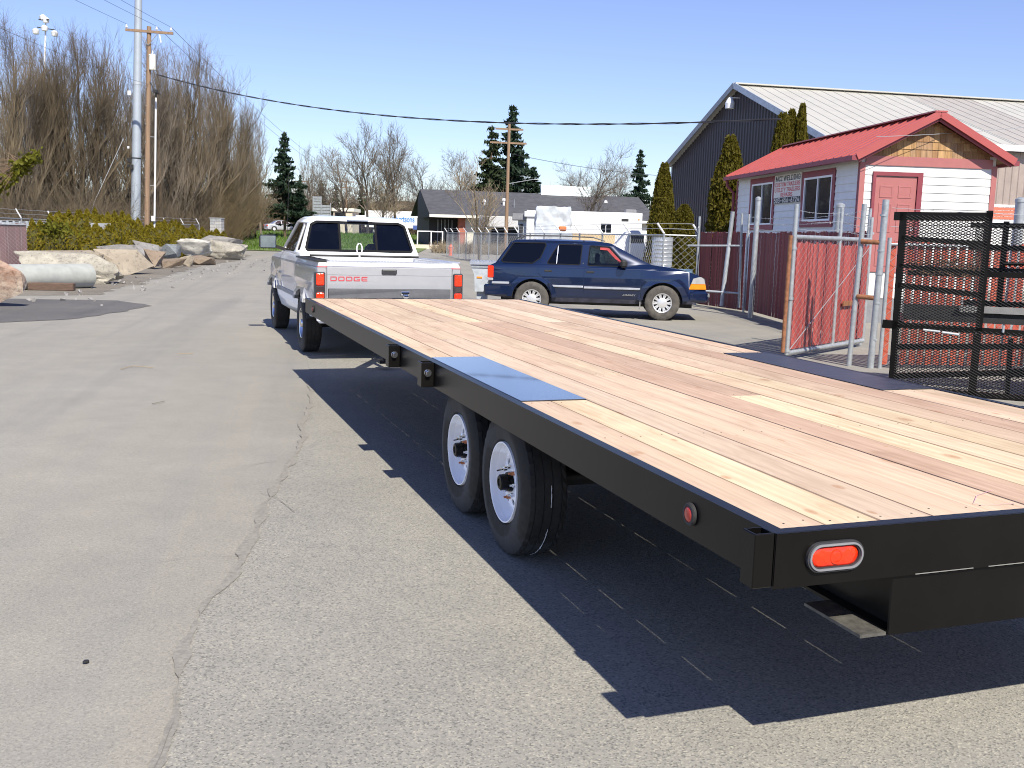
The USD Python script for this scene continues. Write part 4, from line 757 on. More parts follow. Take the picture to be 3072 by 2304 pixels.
# door
dr = obj('door', rbox((.33, -.03, 1.12), (1.27, .0, 3.17), .004), mt['door_red'], SH)
obj('door_frame', (mbox((.262, -.065, 1.05), (1.388, -.0, 3.27))-mbox((.325, -.3, .9), (1.275, .3, 3.185))), mt['maroon'], SH)
for (x0, x1) in ((.44, .74), (.86, 1.16)):
    for (z0, z1) in ((2.72, 2.98), (1.98, 2.60), (1.25, 1.82)):
        obj('door_panel', (rbox((x0, -.041, z0), (x1, -.029, z1), .004)-rbox((x0+.03, -.06, z0+.03), (x1-.03, -.035, z1-.03), .003)), mt['door_red'], dr)
obj('handle', moved(revolve([(-.06, .001), (-.06, .03), (-.03, .034), (-.02, .014), (0, .014)], 16, 'y', close=False), Tm((1.2, -.035, 2.05))), mt['alloy'], dr)
# ------------------------------------------------------------------ big metal building: origin at the near eave corner
mt['brown_metal'] = mat('brown_siding', (.042, .034, .035), .5, .1, var=.12, scale=2); mt['tan_metal'] = mat('tan_siding', (.30, .245, .21), .5, .05, var=.1, scale=2)
mt['roof_cream'] = mat('cream_roof', (.43, .415, .36), .45, .05, var=.06, scale=1.5); mt['roof_grey'] = mat('translucent_roof', (.33, .305, .27), .55, 0, var=.08, scale=2)
BN = thing('metal_building', 'large dark brown ribbed metal building with cream roof behind the shed', 'building', (11.778, 39.262, 0), .203)
BW, BE, BP, BL = 17.0, 5.72, 8.75, 40.
def ribbed(p, q, zf0, zf1, out, rib=.3, d=.035):
    """ribbed sheet between p and q (plan), from zf0(t) to zf1(t)"""
    p, q, o = np.array(p, float), np.array(q, float), np.array(out, float); Ln = np.linalg.norm(q-p); V = []; F = []
    t = []
    for k in range(int(Ln/rib)): t += [(k*rib, 0), (k*rib+.07, 0), (k*rib+.10, d), (k*rib+.16, d), (k*rib+.19, 0)]
    t.append((Ln, 0))
    for a, h in t:
        c = p+(q-p)*a/Ln+o*h; V += [(*c, zf0(a/Ln)), (*c, zf1(a/Ln))]
    for k in range(len(t)-1): a = 2*k; F += [[a, a+2, a+3], [a, a+3, a+1]]
    return np.array(V), np.array(F)
gab = lambda t: BE+(BP-BE)*(1-abs(2*t-1))
obj('gable_wall', ribbed((0, BW), (0, 0), lambda t: 0, lambda t: gab(t)-.05, (-1, 0)), mt['brown_metal'], BN)
obj('front_wall', ribbed((.0, 0), (BL, 0), lambda t: 3.42, lambda t: BE-.25, (0, -1), .3, .03), mt['tan_metal'], BN)
mt['door_orange'] = mat('orange_band', (.55, .14, .08), .5)
obj('lower_wall', M().box((.0, -.04, 0), (BL, .0, 2.6)), mt['siding'], BN)
for k in range(4): obj('orange_slat', mbox((.05, -.10, 2.86+k*.12), (BL, -.03, 2.96+k*.12)), mt['door_orange'], BN)
obj('white_band', mbox((.0, -.08, 2.6), (BL, .0, 2.85)), mt['white_vinyl'], BN); obj('white_band', mbox((.0, -.07, 3.35), (BL, .0, 3.43)), mt['white_vinyl'], BN)
sl2 = math.atan2(BP-BE, BW/2); run2 = BW/2/math.cos(sl2)+.25
def slope(x0, x1, s):
    """standing ribs run down the slope"""
    m = M(); base = np.array([0, BW/2, BP]); dn = np.array([0, -s*math.cos(sl2), -math.sin(sl2)]); up = np.array([0, -s*math.sin(sl2), math.cos(sl2)])
    x = x0
    while x < x1-.01:
        xe = min(x+.6, x1)
        for a, b, h in ((x, xe-.05, .0), (xe-.04, xe, .012)):
            V = [base+[a, 0, 0], base+[b, 0, 0], base+[b, 0, 0]+dn*run2, base+[a, 0, 0]+dn*run2]; m.add([v-up*.02 for v in V]+[v+up*(h+.01) for v in V], BOXF[:, ::-1] if s > 0 else BOXF)
        x = xe
    return m
edges = [-.35, 8.2, 11.6, 16.3, 18.9, 25, 28, 34, 40]
for i in range(len(edges)-1):
    obj('roof_panel', slope(edges[i], edges[i+1], 1), mt['roof_cream' if i % 2 == 0 else 'roof_grey'], BN)
obj('roof_panel', slope(-.35, 40, -1), mt['roof_cream'], BN)
base = np.array([-.37, BW/2, BP-.02])
for s in (-1, 1): obj('rake_trim', M().bar(base, base+np.array([0, -s*math.cos(sl2), -math.sin(sl2)])*run2, .06, .26, (0, -s*math.sin(sl2), math.cos(sl2))), mt['trim_grey'] if s < 0 else mt['zinc_matt'], BN)
obj('ridge_cap', M().bar((-.38, BW/2, BP+.05), (BL, BW/2, BP+.05), .5, .06), mt['roof_cream'], BN)
obj('gutter', M().box((-.38, -.42, BE-.24), (BL, -.20, BE-.02)), mt['white_vinyl'], BN); obj('corner_trim', M().box((-.05, BW-.12, 0), (.03, BW+.03, BE-.05)), mt['zinc_matt'], BN)
lt = obj('wall_lamp', M().mesh(revolve([(-.34, .001), (-.34, .20), (-.10, .22), (.05, .15), (.12, .10), (.2, .001)], 18, 'z', close=False), Tm((-.45, 8.62, 8.05))).bar((-.45, 8.62, 8.2), (-.0, 8.62, 8.2), .05, .05), mt['white_vinyl'], BN)
# ------------------------------------------------------------------ store with a dark shingle roof
mt['shingle_roof'] = mat('shingle_roof', (.062, .062, .068), .9, var=.25, scale=1.5, bump=.1, bscale=12, stretch=(1, 1, 3)); mt['brick_red'] = mat('red_brick', (.36, .12, .07), .85, var=.2, scale=3); mt['fascia'] = mat('fascia_cream', (.68, .66, .56), .6, var=.04); mt['soffit'] = mat('soffit_grey', (.16, .14, .12), .8); mt['sky_white'] = mat('white_panel', (.66, .66, .65), .45, var=.03); mt['stone_beige'] = mat('beige_wall', (.60, .52, .40), .8, var=.1, scale=2)
SG = .5
ST = thing('store', 'low store with long dark shingle roof and white fascia beyond the pickup', 'building', (-8.25, 95, SG), .25)
SLn, SEv, SRd, SRun = 22.5, 3.05, 5.45, 4.7
obj('roof', (np.array([(0, -1.2, SEv-.1), (SLn, -1.2, SEv-.1), (SLn, SRun, SRd), (0, SRun, SRd), (0, 2*SRun+1.2, SEv-.1), (SLn, 2*SRun+1.2, SEv-.1)]), np.array([[0, 1, 2], [0, 2, 3], [3, 2, 5], [3, 5, 4]])), mt['shingle_roof'], ST)
obj('gable', M().add([(0, -1.15, SEv-.36), (0, SRun+1.2, SEv-.36), (0, SRun+1.2, SRd-.95), (0, SRun, SRd-.06), (0, -1.15, SEv-.14), (.25, -1.15, SEv-.36), (.25, SRun+1.2, SEv-.36)], [[0, 3, 4], [0, 1, 3], [1, 2, 3], [0, 5, 6], [0, 6, 1]]), mt['black_dull'], ST)
obj('fascia', M().box((-.02, -1.28, SEv-.32), (SLn, -1.2, SEv-.08)), mt['fascia'], ST); obj('soffit', M().box((0, -1.18, SEv-.36), (SLn, 0, SEv-.33)), mt['soffit'], ST)
obj('wall', M().box((4.4, 0, -.5), (SLn, 2*SRun, SEv-.3)), mt['siding'], ST); obj('entry_wall', M().box((.5, 2.0, -.5), (4.4, 2*SRun, SEv-.3)), mt['ink'], ST)
obj('pillar', mbox((2.9, -.4, -.6), (3.5, .2, SEv-.36)), mt['brick_red'], ST); obj('wall_panel', M().box((3.5, -.05, -.6), (4.9, .05, SEv-.36)), mt['fascia'], ST)
for k in range(5): obj('entry_post', mbox((1.3+k*.34, 1.88, -.3), (1.36+k*.34, 1.96, SEv-.5)), mt['zinc_matt'], ST)
obj('canopy', M().mesh(side(poly([(-3.6, SEv-1.05), (-1.3, SEv-1.05), (-1.3, SEv-.12), (-3.9, SEv-.18)]), 4.6, 10.6)), mt['sky_white'], ST)
obj('window', M().box((6.1, -.06, .2), (9.6, -.01, 1.9)), mt['dark_glass'], ST); obj('window', M().box((14.0, -.06, .4), (15.2, -.01, 2.3)), mt['dark_glass'], ST)
obj('green_sign', mbox((11.6, -1.42, 2.2), (12.9, -1.34, 2.6)), mat('sign_green', (.04, .30, .22), .5), ST)
mp_ = moved(rbox((0, 0, 0), (5.2, .2, 1.15), .02), Tm((12.1, SRun-.35, SRd-.28), rx=-.22))
obj('roof_panel', mp_, mat('pale_teal_panel', (.66, .74, .72), .35, var=.03), ST)
for x, zz in ((5.7, 4.5), (7.6, 4.7), (18.4, 4.9)): obj('roof_vent', M().tube([(x, 1.5 if zz < 4.8 else 3, zz-1.1), (x, 1.5 if zz < 4.8 else 3, zz-.2)], .11, 10).mesh(revolve([(-.2, .01), (-.1, .2), (.12, .16), (.16, .01)], 12, 'z', close=False), Tm((x, 1.5 if zz < 4.8 else 3, zz-.1))), mt['sky_white'], ST)
obj('aerial', M().tube([(8.5, 1.0, SEv), (8.5, 1.0, SEv+1.6)], .03, 6), mt['zinc'], ST)
RLG = thing('porch_railing', 'white railing in front of the store entrance left of the brick pillar', 'railing', (-8.9, 92.0, .40), 0)
obj('rail', M().bar((0, 0, 1.5), (2.35, 0, 1.5), .1, .1), mt['sky_white'], RLG)
for x in (.05, 1.28, 2.3): obj('post', M().box((x-.05, -.05, .3), (x+.05, .05, 1.45)), mt['sky_white'], RLG)
obj('platform', M().box((-.3, -.1, -.6), (3.0, 2.0, .3)), mt['stone_beige'], RLG)
# ------------------------------------------------------------------ semi trailer with grocery lettering
SM = thing('semi_trailer', 'white semi trailer with Albertsons Savon lettering far behind the pickup', 'semi trailer', (-21.6, 146, 1.42), .0)
obj('box', rbox((0, 0, .95), (13.7, 2.6, 3.34), .05), mt['sky_white'], SM); obj('blue_stripe', mbox((6.9, -.02, .80), (13.7, .5, 1.40)), mat('stripe_blue', (.05, .09, .26), .5), SM)
mt['letter_blue'] = mat('letter_blue', (.03, .20, .52), .5); mt['letter_red'] = mat('letter_red', (.72, .05, .06), .5)
obj('lettering', moved(text_facing('Albertsons', .72, .02, True, 3.3), Tm((3.8, -.02, 1.85))), mt['letter_blue'], SM); obj('lettering', moved(text_facing('Savon', .72, .02, True, 1.2), Tm((7.6, -.02, 1.85))), mt['letter_red'], SM)
for x in (1.5, 2.8, 11.2, 12.5):
    w_ = group_part(SM, 'wheel', (x, .3, .5), (0, 0, math.pi/2)); obj('tyre', tyre_mesh(.3, .5, .28, 32), mt['rubber'], w_); obj('rim', revolve([(-.12, .28), (-.1, .001), (.1, .001), (.1, .28)], 20, 'x'), mt['alloy'], w_)
# ------------------------------------------------------------------ low buildings and racks far behind
LB = thing('low_building', 'beige flat roofed building far behind the pickup roof', 'building', (-25.0, 140, 1.4), 0)
obj('wall', mbox((0, 0, -.5), (2.6, 6, 3.0)), mt['stone_beige'], LB); obj('roof_band', mbox((-.2, -.2, 3.0), (2.8, 6.2, 3.45)), mt['fascia'], LB); obj('window', mbox((.2, -.05, 1.6), (1.7, .0, 2.8)), mt['dark_glass'], LB)
RK = thing('rack_tower', 'grey slatted metal rack standing behind the left end of the pickup roof', 'rack', (-22.4, 115, 1.1), 0)
mt['rack'] = mat('rack_grey', (.30, .32, .33), .5, .3, var=.2, scale=3)
for x in (-.4, .5, 1.55): obj('post', M().box((x-.05, -.05, -.5), (x+.05, .05, 4.4 if x < .6 else 3.7)), mt['rack'], RK)
for k in range(13): obj('slat', rbox((-.45, -.02, .4+k*.31), (.5, .03, .66+k*.31), .01), mt['rack'], RK)
for k in range(10): obj('slat', rbox((.5, .02, .4+k*.31), (1.6, .07, .66+k*.31), .01), mt['rack'], RK)
# ------------------------------------------------------------------ RV, wrapped load, van
RV = thing('travel_trailer', 'long white travel trailer with tan lower stripe behind the SUV', 'travel trailer', (.20, 60, .0), .0)
RVb = side(poly([(0, .6), (0, 3.1), (.12, 3.22), (2.4, 3.22), (2.5, 3.1), (2.5, .6)], .06), .4, 7.15)-mbox((4.75, -.5, 2.02), (5.35, .1, 2.55))-mbox((2.68, -.5, 2.02), (2.9, .1, 2.5))
obj('body', RVb, mt['sky_white'], RV); obj('porch_roof', rbox((-.45, .1, 2.62), (.5, 2.2, 3.0), .03), mt['trim_grey'], RV); obj('cap', rbox((.25, -.12, 2.82), (1.15, .2, 3.14), .03), mt['sky_white'], RV)
obj('porch_wall', M().box((-.1, .4, .5), (.38, 2.2, 2.62)), mt['zinc_matt'], RV); obj('porch_door', M().box((-.02, .36, .7), (.2, .40, 2.4)), mt['ink'], RV)
mt['rv_tan'] = mat('rv_tan', (.62, .47, .26), .5, var=.05)
obj('tan_stripe', mbox((2.7, -.012, 1.35), (5.6, -.001, 1.95)), mt['rv_tan'], RV); obj('tan_stripe', mbox((.4, -.012, .9), (7.1, -.001, 1.3)), mt['rv_tan'], RV)
for x0, x1 in ((4.75, 5.03), (5.07, 5.35), (2.68, 2.9)): obj('window', mbox((x0+.02, .01, 2.04), (x1-.02, .03, 2.5)), mt['dark_glass'], RV)
obj('vent', mbox((5.95, -.02, 2.72), (6.35, -.001, 2.85)), mt['ink'], RV); obj('roof_unit', rbox((6.2, .4, 3.2), (6.85, 1.2, 3.42), .05), mt['trim_grey'], RV); obj('marker_lamp', mbox((7.0-.1, -.02, 2.8), (7.0, -.001, 2.86)), mt['lens_amber'], RV); obj('lower_body', M().box((.5, .1, .3), (7.0, 2.4, .6)), mt['trim_grey'], RV)
mt['wrap'] = mat('plastic_wrap', (.46, .49, .51), .22, 0, var=.22, scale=2.2, bump=.5, bscale=5, coat=.4)
WL = thing('wrapped_load', 'tall plastic wrapped pile on a flat truck bed behind the SUV roof', 'pallet load', (1.95, 54.5, 0), 0)
b = trimesh.creation.box((1.85, 1.5, 1.75)); 
for _ in range(4): b = b.subdivide()
v = np.array(b.vertices); n_ = meshkit.fbm(v*1.6+5, 4)-.5; v = v*(1-.10*np.clip(v[:, 2:3], -1, 1))+v/np.linalg.norm(v, axis=1)[:, None]*n_[:, None]*.5
obj('wrapped_stack', (v+[0, 0, 2.45], b.faces), mt['wrap'], WL, smooth=25); obj('orange_bag', moved(rbox((-.2, -.1, -.12), (.2, .1, .12), .05), Tm((.48, -.76, 2.15))), mat('orange_bag', (.55, .16, .05), .6), WL)
obj('truck_bed', M().box((-1.05, -.9, 1.38), (1.05, 1.2, 1.52)), mt['rust_steel'], WL); obj('bed_frame', M().box((-.8, -.6, .9), (.8, 1.2, 1.38)), mt['black_dull'], WL)
for s in (-1, 1):
    for y in (-.2,): w_ = group_part(WL, 'wheel', (s*.8, y, .48), (0, 0, 0)); obj('tyre', tyre_mesh(.3, .48, .27, 32), mt['rubber'], w_); obj('rim', revolve([(-.12, .27), (-.1, .001), (.1, .001), (.1, .27)], 20, 'x'), mt['alloy'], w_)
VN = thing('service_van', 'white van with Comfort lettering parked beyond the SUV bonnet', 'van', (4.25, 50, 0), 0)
vb = side(poly([(0, .4), (0, 2.0), (.1, 2.12), (1.8, 2.12), (1.95, 2.0), (1.95, .4)], .08), 0, 4.6) ^ front(poly([(0, .4), (0, 1.0), (.05, 1.25), (.75, 1.45), (1.25, 2.05), (1.5, 2.14), (4.5, 2.14), (4.6, 2.0), (4.6, .4)], .06), -.1, 2.2)
obj('body', vb, mt['sky_white'], VN, smooth=30); obj('lettering', moved(text_facing('Comfort', .2, .006, True, 1.15), Tm((2.55, -.004, 1.62))), mt['letter_blue'], VN)
obj('side_window', mbox((1.35, -.005, 1.5), (2.0, .02, 1.92)), mt['dark_glass'], VN)
for xc in (.95, 3.7):
    w_ = group_part(VN, 'wheel', (xc, .06, .36), (0, 0, math.pi/2)); obj('tyre', tyre_mesh(.24, .36, .2, 32), mt['rubber'], w_); obj('rim', revolve([(-.1, .2), (-.08, .001), (.1, .001), (.1, .2)], 20, 'x'), mt['alloy'], w_)
# ------------------------------------------------------------------ things by the fence near the SUV
mt['steel_drum'] = mat('drum_steel', (.55, .57, .58), .28, .6, var=.12)
mt['blue_drum'] = mat('drum_blue', (.10, .17, .26), .5)
def drum(loc, label, m_, nm='drum'):
    D_ = thing(nm, label, 'drum', loc); R = .29; pr = [(0, .001), (0, R)]
    for k in range(1, 8): z = k*.11; pr += [(z-.022, R), (z, R+.014), (z+.022, R)]
    pr += [(.87, R), (.87, R+.01), (.885, R+.01), (.885, R-.02), (.865, R-.025), (.865, .001)]
    obj('shell', revolve(pr, 32, 'z', close=False), m_, D_, smooth=40)
    return D_
drum((4.13, 29.0, .0), 'lower ribbed steel drum of the stacked pair behind the fence', mt['steel_drum']); drum((4.16, 29.0, .89), 'upper ribbed steel drum of the stacked pair behind the fence', mt['steel_drum'])
drum((4.72, 28.8, 0), 'blue grey drum right of the stacked steel drums', mt['blue_drum']); drum((4.45, 28.2, 0), 'dull blue drum in front of the stacked steel drums', mt['blue_drum'])
def bag(loc, s, label, m_, seed):
    v = np.array(trimesh.creation.icosphere(3, 1.).vertices); f = trimesh.creation.icosphere(3, 1.).faces; v = np.sign(v)*np.abs(v)**.7; v *= np.array(s)*(1+.45*(meshkit.fbm(v*1.5+seed, 3)-.5))[:, None]
    obj('scrap_bag', (v+np.array(loc)+[0, 0, s[2]*.9], f), m_, smooth=40, label=label, cat='bag')
bag((3.0, 29.5, 0), (.42, .4, .62), 'tan and grey bundle behind the fence post', mat('bundle_tan', (.40, .34, .29), .7, var=.3, scale=3, bump=.3, bscale=8), 2); bag((2.2, 30.5, 0), (.5, .4, .72), 'pale plastic bundle behind the fence beside the SUV windscreen', mt['wrap'], 7); bag((3.55, 30.6, 0), (.36, .4, .55), 'dark grey bundle left of the stacked steel drums', mt['trim_grey'], 12)
UB = thing('tool_cabinet', 'grey metal cabinet with ribbed lid behind the rear of the SUV', 'cabinet', (-.98, 23.3, 0), 0)
obj('body', front(poly([(.0, .95), (.06, .8), (.08, .42), (.40, .42), (.44, .8), (.5, .95)]), -.3, .3), mt['zinc_matt'], UB); obj('lid', rbox((-.05, -.35, 1.02), (.56, .35, 1.10), .01), mt['tread_plate'], UB); obj('upper_box', rbox((-.02, -.32, .95), (.52, .32, 1.02), .008), mt['zinc'], UB)
for k in range(8): obj('lid_rib', mbox((-.03+k*.07, -.35, 1.098), (.005+k*.07, .35, 1.118)), mt['tread_plate'], UB)
obj('latch', mbox((.12, -.312, .72), (.24, -.298, .76)), mt['lens_amber'], UB); obj('leg', M().box((.12, -.2, 0), (.36, .2, .42)), mt['zinc_matt'], UB)
HY = thing('fire_hydrant', 'orange red fire hydrant at the end of the grey fence', 'hydrant', (-5.1, 80.5, float(gz(0, 80.5))), 0)
mt['hydrant'] = mat('hydrant_red', (.62, .12, .05), .5)
obj('barrel', revolve([(0, .001), (0, .2), (.06, .2), (.07, .14), (.62, .14), (.64, .18), (.70, .18), (.80, .12), (.85, .05), (.90, .05), (.90, .001)], 20, 'z', close=False), mt['hydrant'], HY, smooth=40)
for s in (-1, 1): obj('outlet', moved(revolve([(0, .09), (.2, .09), (.21, .07), (.21, .001)], 14, 'x', close=False), Tm((0, 0, .55), rz=0 if s > 0 else math.pi)), mt['hydrant'], HY)
# ------------------------------------------------------------------ fences and gates
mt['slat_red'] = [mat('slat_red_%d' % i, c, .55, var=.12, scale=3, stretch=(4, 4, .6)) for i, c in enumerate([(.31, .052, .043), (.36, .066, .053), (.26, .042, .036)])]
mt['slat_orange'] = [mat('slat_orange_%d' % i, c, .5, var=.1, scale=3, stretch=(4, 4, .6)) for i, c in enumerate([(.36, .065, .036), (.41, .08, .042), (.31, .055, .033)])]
mt['slat_maroon'] = [mat('slat_maroon_%d' % i, c, .6, var=.15, scale=3, stretch=(4, 4, .6)) for i, c in enumerate([(.125, .011, .011), (.15, .015, .014), (.105, .010, .011)])]  # the red slats again, darkened: shade is mixed into their colour
mt['wire'] = mat('galvanised_wire', (.42, .43, .43), .5, .5, var=.1); mt['wire_dark'] = mat('dark_cable', (.03, .03, .035), .7)
def diagonals(w, z0, z1, px, pz, r, off=0.):
    """two families of straight crossing wires filling a w x (z1-z0) panel; px, pz: diamond width and height"""
    h = z1-z0; k = pz/px; P, Q = [], []
    c = -h/k
    while c < w:
        for s in (1, -1):
            # line x = c + t/k , z = t (s=1) ; mirrored for s=-1
            t0, t1 = max(0, -c*k), min(h, (w-c)*k)
            if t1 > t0+1e-3:
                a = (c+t0/k, t0); b = (c+t1/k, t1)
                if s < 0: a, b = (w-a[0], a[1]), (w-b[0], b[1])
                P.append((a[0], off+s*r, z0+a[1])); Q.append((b[0], off+s*r, z0+b[1]))
        c += px
    return sticks(np.array(P), np.array(Q), r, r)
def pipe(parent, p, q, r, m, name='post', n=10):
    return obj(name, M().tube([p, q], r, n), m, parent, smooth=40)
def barbed(parent, p, q, seed, sag=.03):
    r = np.random.default_rng(seed); p, q = np.array(p, float), np.array(q, float); t = np.linspace(0, 1, 9); pts = p+(q-p)*t[:, None]; pts[:, 2] -= sag*4*t*(1-t); m = M().tube(pts, .003, 4)
    k = max(2, int(np.linalg.norm(q-p)/.13)); c = p+(q-p)*((np.arange(k)+.5)/k)[:, None]; c[:, 2] -= sag*4*((np.arange(k)+.5)/k)*(1-(np.arange(k)+.5)/k); d = r.normal(size=(k, 3)); d /= np.linalg.norm(d, axis=1)[:, None]
    m.add(*sticks(c-d*.022, c+d*.022, .003, .002)); obj('barbed_wire', m, mt['wire'], parent)
# the slatted gate leaf
GT = thing('slatted_gate', 'galvanised gate leaf with faded red slats swung open beside the trailer', 'gate', (3.986, 14.665, 0), .894)
gw, gz0, gz1 = 3.05, .10, 1.78
for x, z1, r in ((0, 2.24, .034), (1.72, 2.26, .028), (gw, 2.15, .03)): pipe(GT, (x, 0, gz0-.02), (x, 0, z1), r, mt['zinc'])
pipe(GT, (0, 0, gz1), (gw, 0, gz1), .034, mt['zinc'], 'rail'); pipe(GT, (0, 0, gz0), (gw, 0, gz0), .036, mt['zinc'], 'rail')
pipe(GT, (-.10, .02, .12), (-.085, .02, 1.80), .03, mt['rust_steel'], 'rusty_post')
rs = np.random.default_rng(4); x = .05
while x < gw-.05:
    w = .088; jit = 0
    obj('slat', moved(rbox((-.0415, -.003, gz0+.05), (.0415, .003, gz1-.06+rs.uniform(-.05, .0)), .002), Tm((x+w/2, .006+rs.normal(0, .003), 0), rz=rs.normal(0, .12))), mt['slat_red'][int(rs.integers(3))], GT); x += w+rs.choice([.004, .006, .022])
obj('chain_link', diagonals(gw, gz0, gz1, .17, .13, .0023, -.006), mt['wire'], GT, kind='stuff')
obj('brace_rod', M().tube([(.05, -.02, .16), (1.70, -.02, 1.0), (3.0, -.02, 1.66)], .006, 6), mt['zinc'], GT)
for z in (1.9, 2.03, 2.16):
    barbed(GT, (0, 0, z), (1.72, 0, z+.02), int(z*10)); barbed(GT, (1.72, 0, z+.02), (gw, 0, z-.03), int(z*11))
obj('latch_plate', mbox((1.95, -.05, .72), (2.35, -.03, .80)), mt['rust_steel'], GT)
for z in (.14, .9, 1.62): obj('clamp', M().mesh(revolve([(-.02, .036), (-.02, .044), (.02, .044), (.02, .036)], 12, 'z'), Tm((0, 0, z))), mt['zinc'], GT)
# slatted fences; those behind the gate have shade in their slat colour
def slat_run(nm, label, p, q, z0, z1, mats, w, gap, seed, posts=True, lw=.115, front=-1, post_mat='zinc'):
    p, q = np.array(p, float), np.array(q, float); Ln = float(np.linalg.norm(q-p)); F_ = thing(nm, label, 'fence', (*p, 0), math.atan2(*(q-p)[::-1])); r = np.random.default_rng(seed); x = .03
    while x < Ln-w:
        obj('slat', moved(rbox((-w/2, -.003, z0), (w/2, .003, z1+r.uniform(-.025, .02)), .002), Tm((x+w/2, .012+r.normal(0, .003), 0), rz=r.normal(0, .10))), mats[int(r.integers(len(mats)))], F_); x += w+gap*(1+r.uniform(-.3, .5))
    obj('chain_link', diagonals(Ln, z0, z1, lw, lw*.87, .0026, front*.012), mt['wire'], F_, kind='stuff')
    if posts:
        k = max(1, round(Ln/2.6))
        for i in range(k+1): pipe(F_, (Ln*i/k, front*.03, 0), (Ln*i/k, front*.03, z1+.06), .028, mt[post_mat])
    pipe(F_, (0, front*.02, z1-.03), (Ln, front*.02, z1-.03), .02, mt[post_mat], 'rail')
    return F_, Ln
F1, l1 = slat_run('slatted_fence', 'red slatted fence with shade painted into its slats just in front of the SUV bumper', (4.86, 27.1), (5.62, 24.85), .03, 1.93, mt['slat_maroon'], .10, .006, 1, False, .115, 2)
F2, l2 = slat_run('slatted_fence', 'red slatted fence with shade painted into its slats running up behind the open gate leaf', (5.63, 24.75), (5.95, 17.2), .06, 1.92, mt['slat_maroon'], .10, .006, 2, False, .115, 2)
for x, z in ((0, 2.36), (3.6, 2.2), (l2-.02, 2.3)): pipe(F2, (x, -.03, 0), (x, -.03, z), .028, mt['zinc'])
for z in (2.04, 2.18, 2.30):
    barbed(F2, (0, -.03, z), (3.6, -.03, z-.1), int(z*70)); barbed(F2, (3.6, -.03, z-.1), (l2, -.03, z-.02), int(z*71))
pipe(F1, (0, -.03, 0), (0, -.03, 2.33), .03, mt['zinc'])
obj('wire_ties', M().tube([(.03, -.05, 1.95), (-.05, -.06, 2.0), (.04, -.07, 2.05)], .012, 5).tube([(.03, -.05, 2.1), (.06, -.08, 2.16)], .012, 5), mt['zinc'], F1)
OG = thing('pipe_gate', 'bare pipe gate frame standing in front of the shade darkened red fence beyond the SUV', 'gate', (4.30, 25.55, 0), -.42)
pipe(OG, (0, 0, 1.565), (1.36, 0, 1.60), .026, mt['zinc'], 'rail'); pipe(OG, (.45, 0, .46), (1.36, 0, .44), .026, mt['zinc_matt'], 'rail'); pipe(OG, (1.36, 0, .08), (1.30, 0, 2.38), .03, mt['zinc']); pipe(OG, (.92, .03, .1), (1.02, .02, 1.66), .05, mt['zinc_matt']); pipe(OG, (1.02, .02, 1.66), (1.075, .0, 2.42), .05, mt['zinc'])
for loc, top, r, lab in (((5.37, 23.0, 0), 2.65, .058, 'thick capped pipe post in front of the left shed window'), ((5.95, 19.0, 0), 2.40, .075, 'thick capped pipe post in front of the right shed window'), ((7.80, 16.0, 0), 2.44, .075, 'thick capped pipe post by the right end of the shed')):
    P_ = thing('pipe_post', lab, 'post', loc); pipe(P_, (0, 0, 0), (.02, 0, top), r, mt['zinc'], 'shaft', 14); obj('cap', moved(revolve([(0, r+.008), (.05, r+.008), (.08, r*.5), (.085, .001)], 16, 'z', close=False), Tm((.02, 0, top-.03))), mt['zinc'], P_, smooth=40)
HP = thing('gate_post', 'pair of galvanised gate posts joined by rusty hinge pipes behind the trailer', 'gate post', (4.98, 14.0, 0))
pipe(HP, (0, 0, 0), (.035, 0, 2.31), .045, mt['zinc'], 'post', 14); pipe(HP, (-.24, .18, 0), (-.19, .18, 2.25), .036, mt['zinc'], 'post', 12)
for z in (.98, 1.74): pipe(HP, (-.21, .15, z), (0.02, 0, z-.01), .034, mt['rust_steel'], 'hinge_pipe')
for z in (.4, .9, 1.3, 1.62, 2.1): obj('band', moved(revolve([(-.012, .045), (-.012, .051), (.012, .051), (.012, .045)], 14, 'z'), Tm((.02, 0, z))), mt['zinc'], HP)
F3, l3 = slat_run('slatted_fence', 'sunlit orange red slatted fence behind the black mesh ramp', (5.10, 14.02), (9.4, 14.6), .05, 1.74, mt['slat_orange'], .095, .03, 6, True, .17, -1)
for z in (1.95, 2.2): barbed(F3, (0, -.03, z), (4.3, -.03, z-.02), int(z*91))
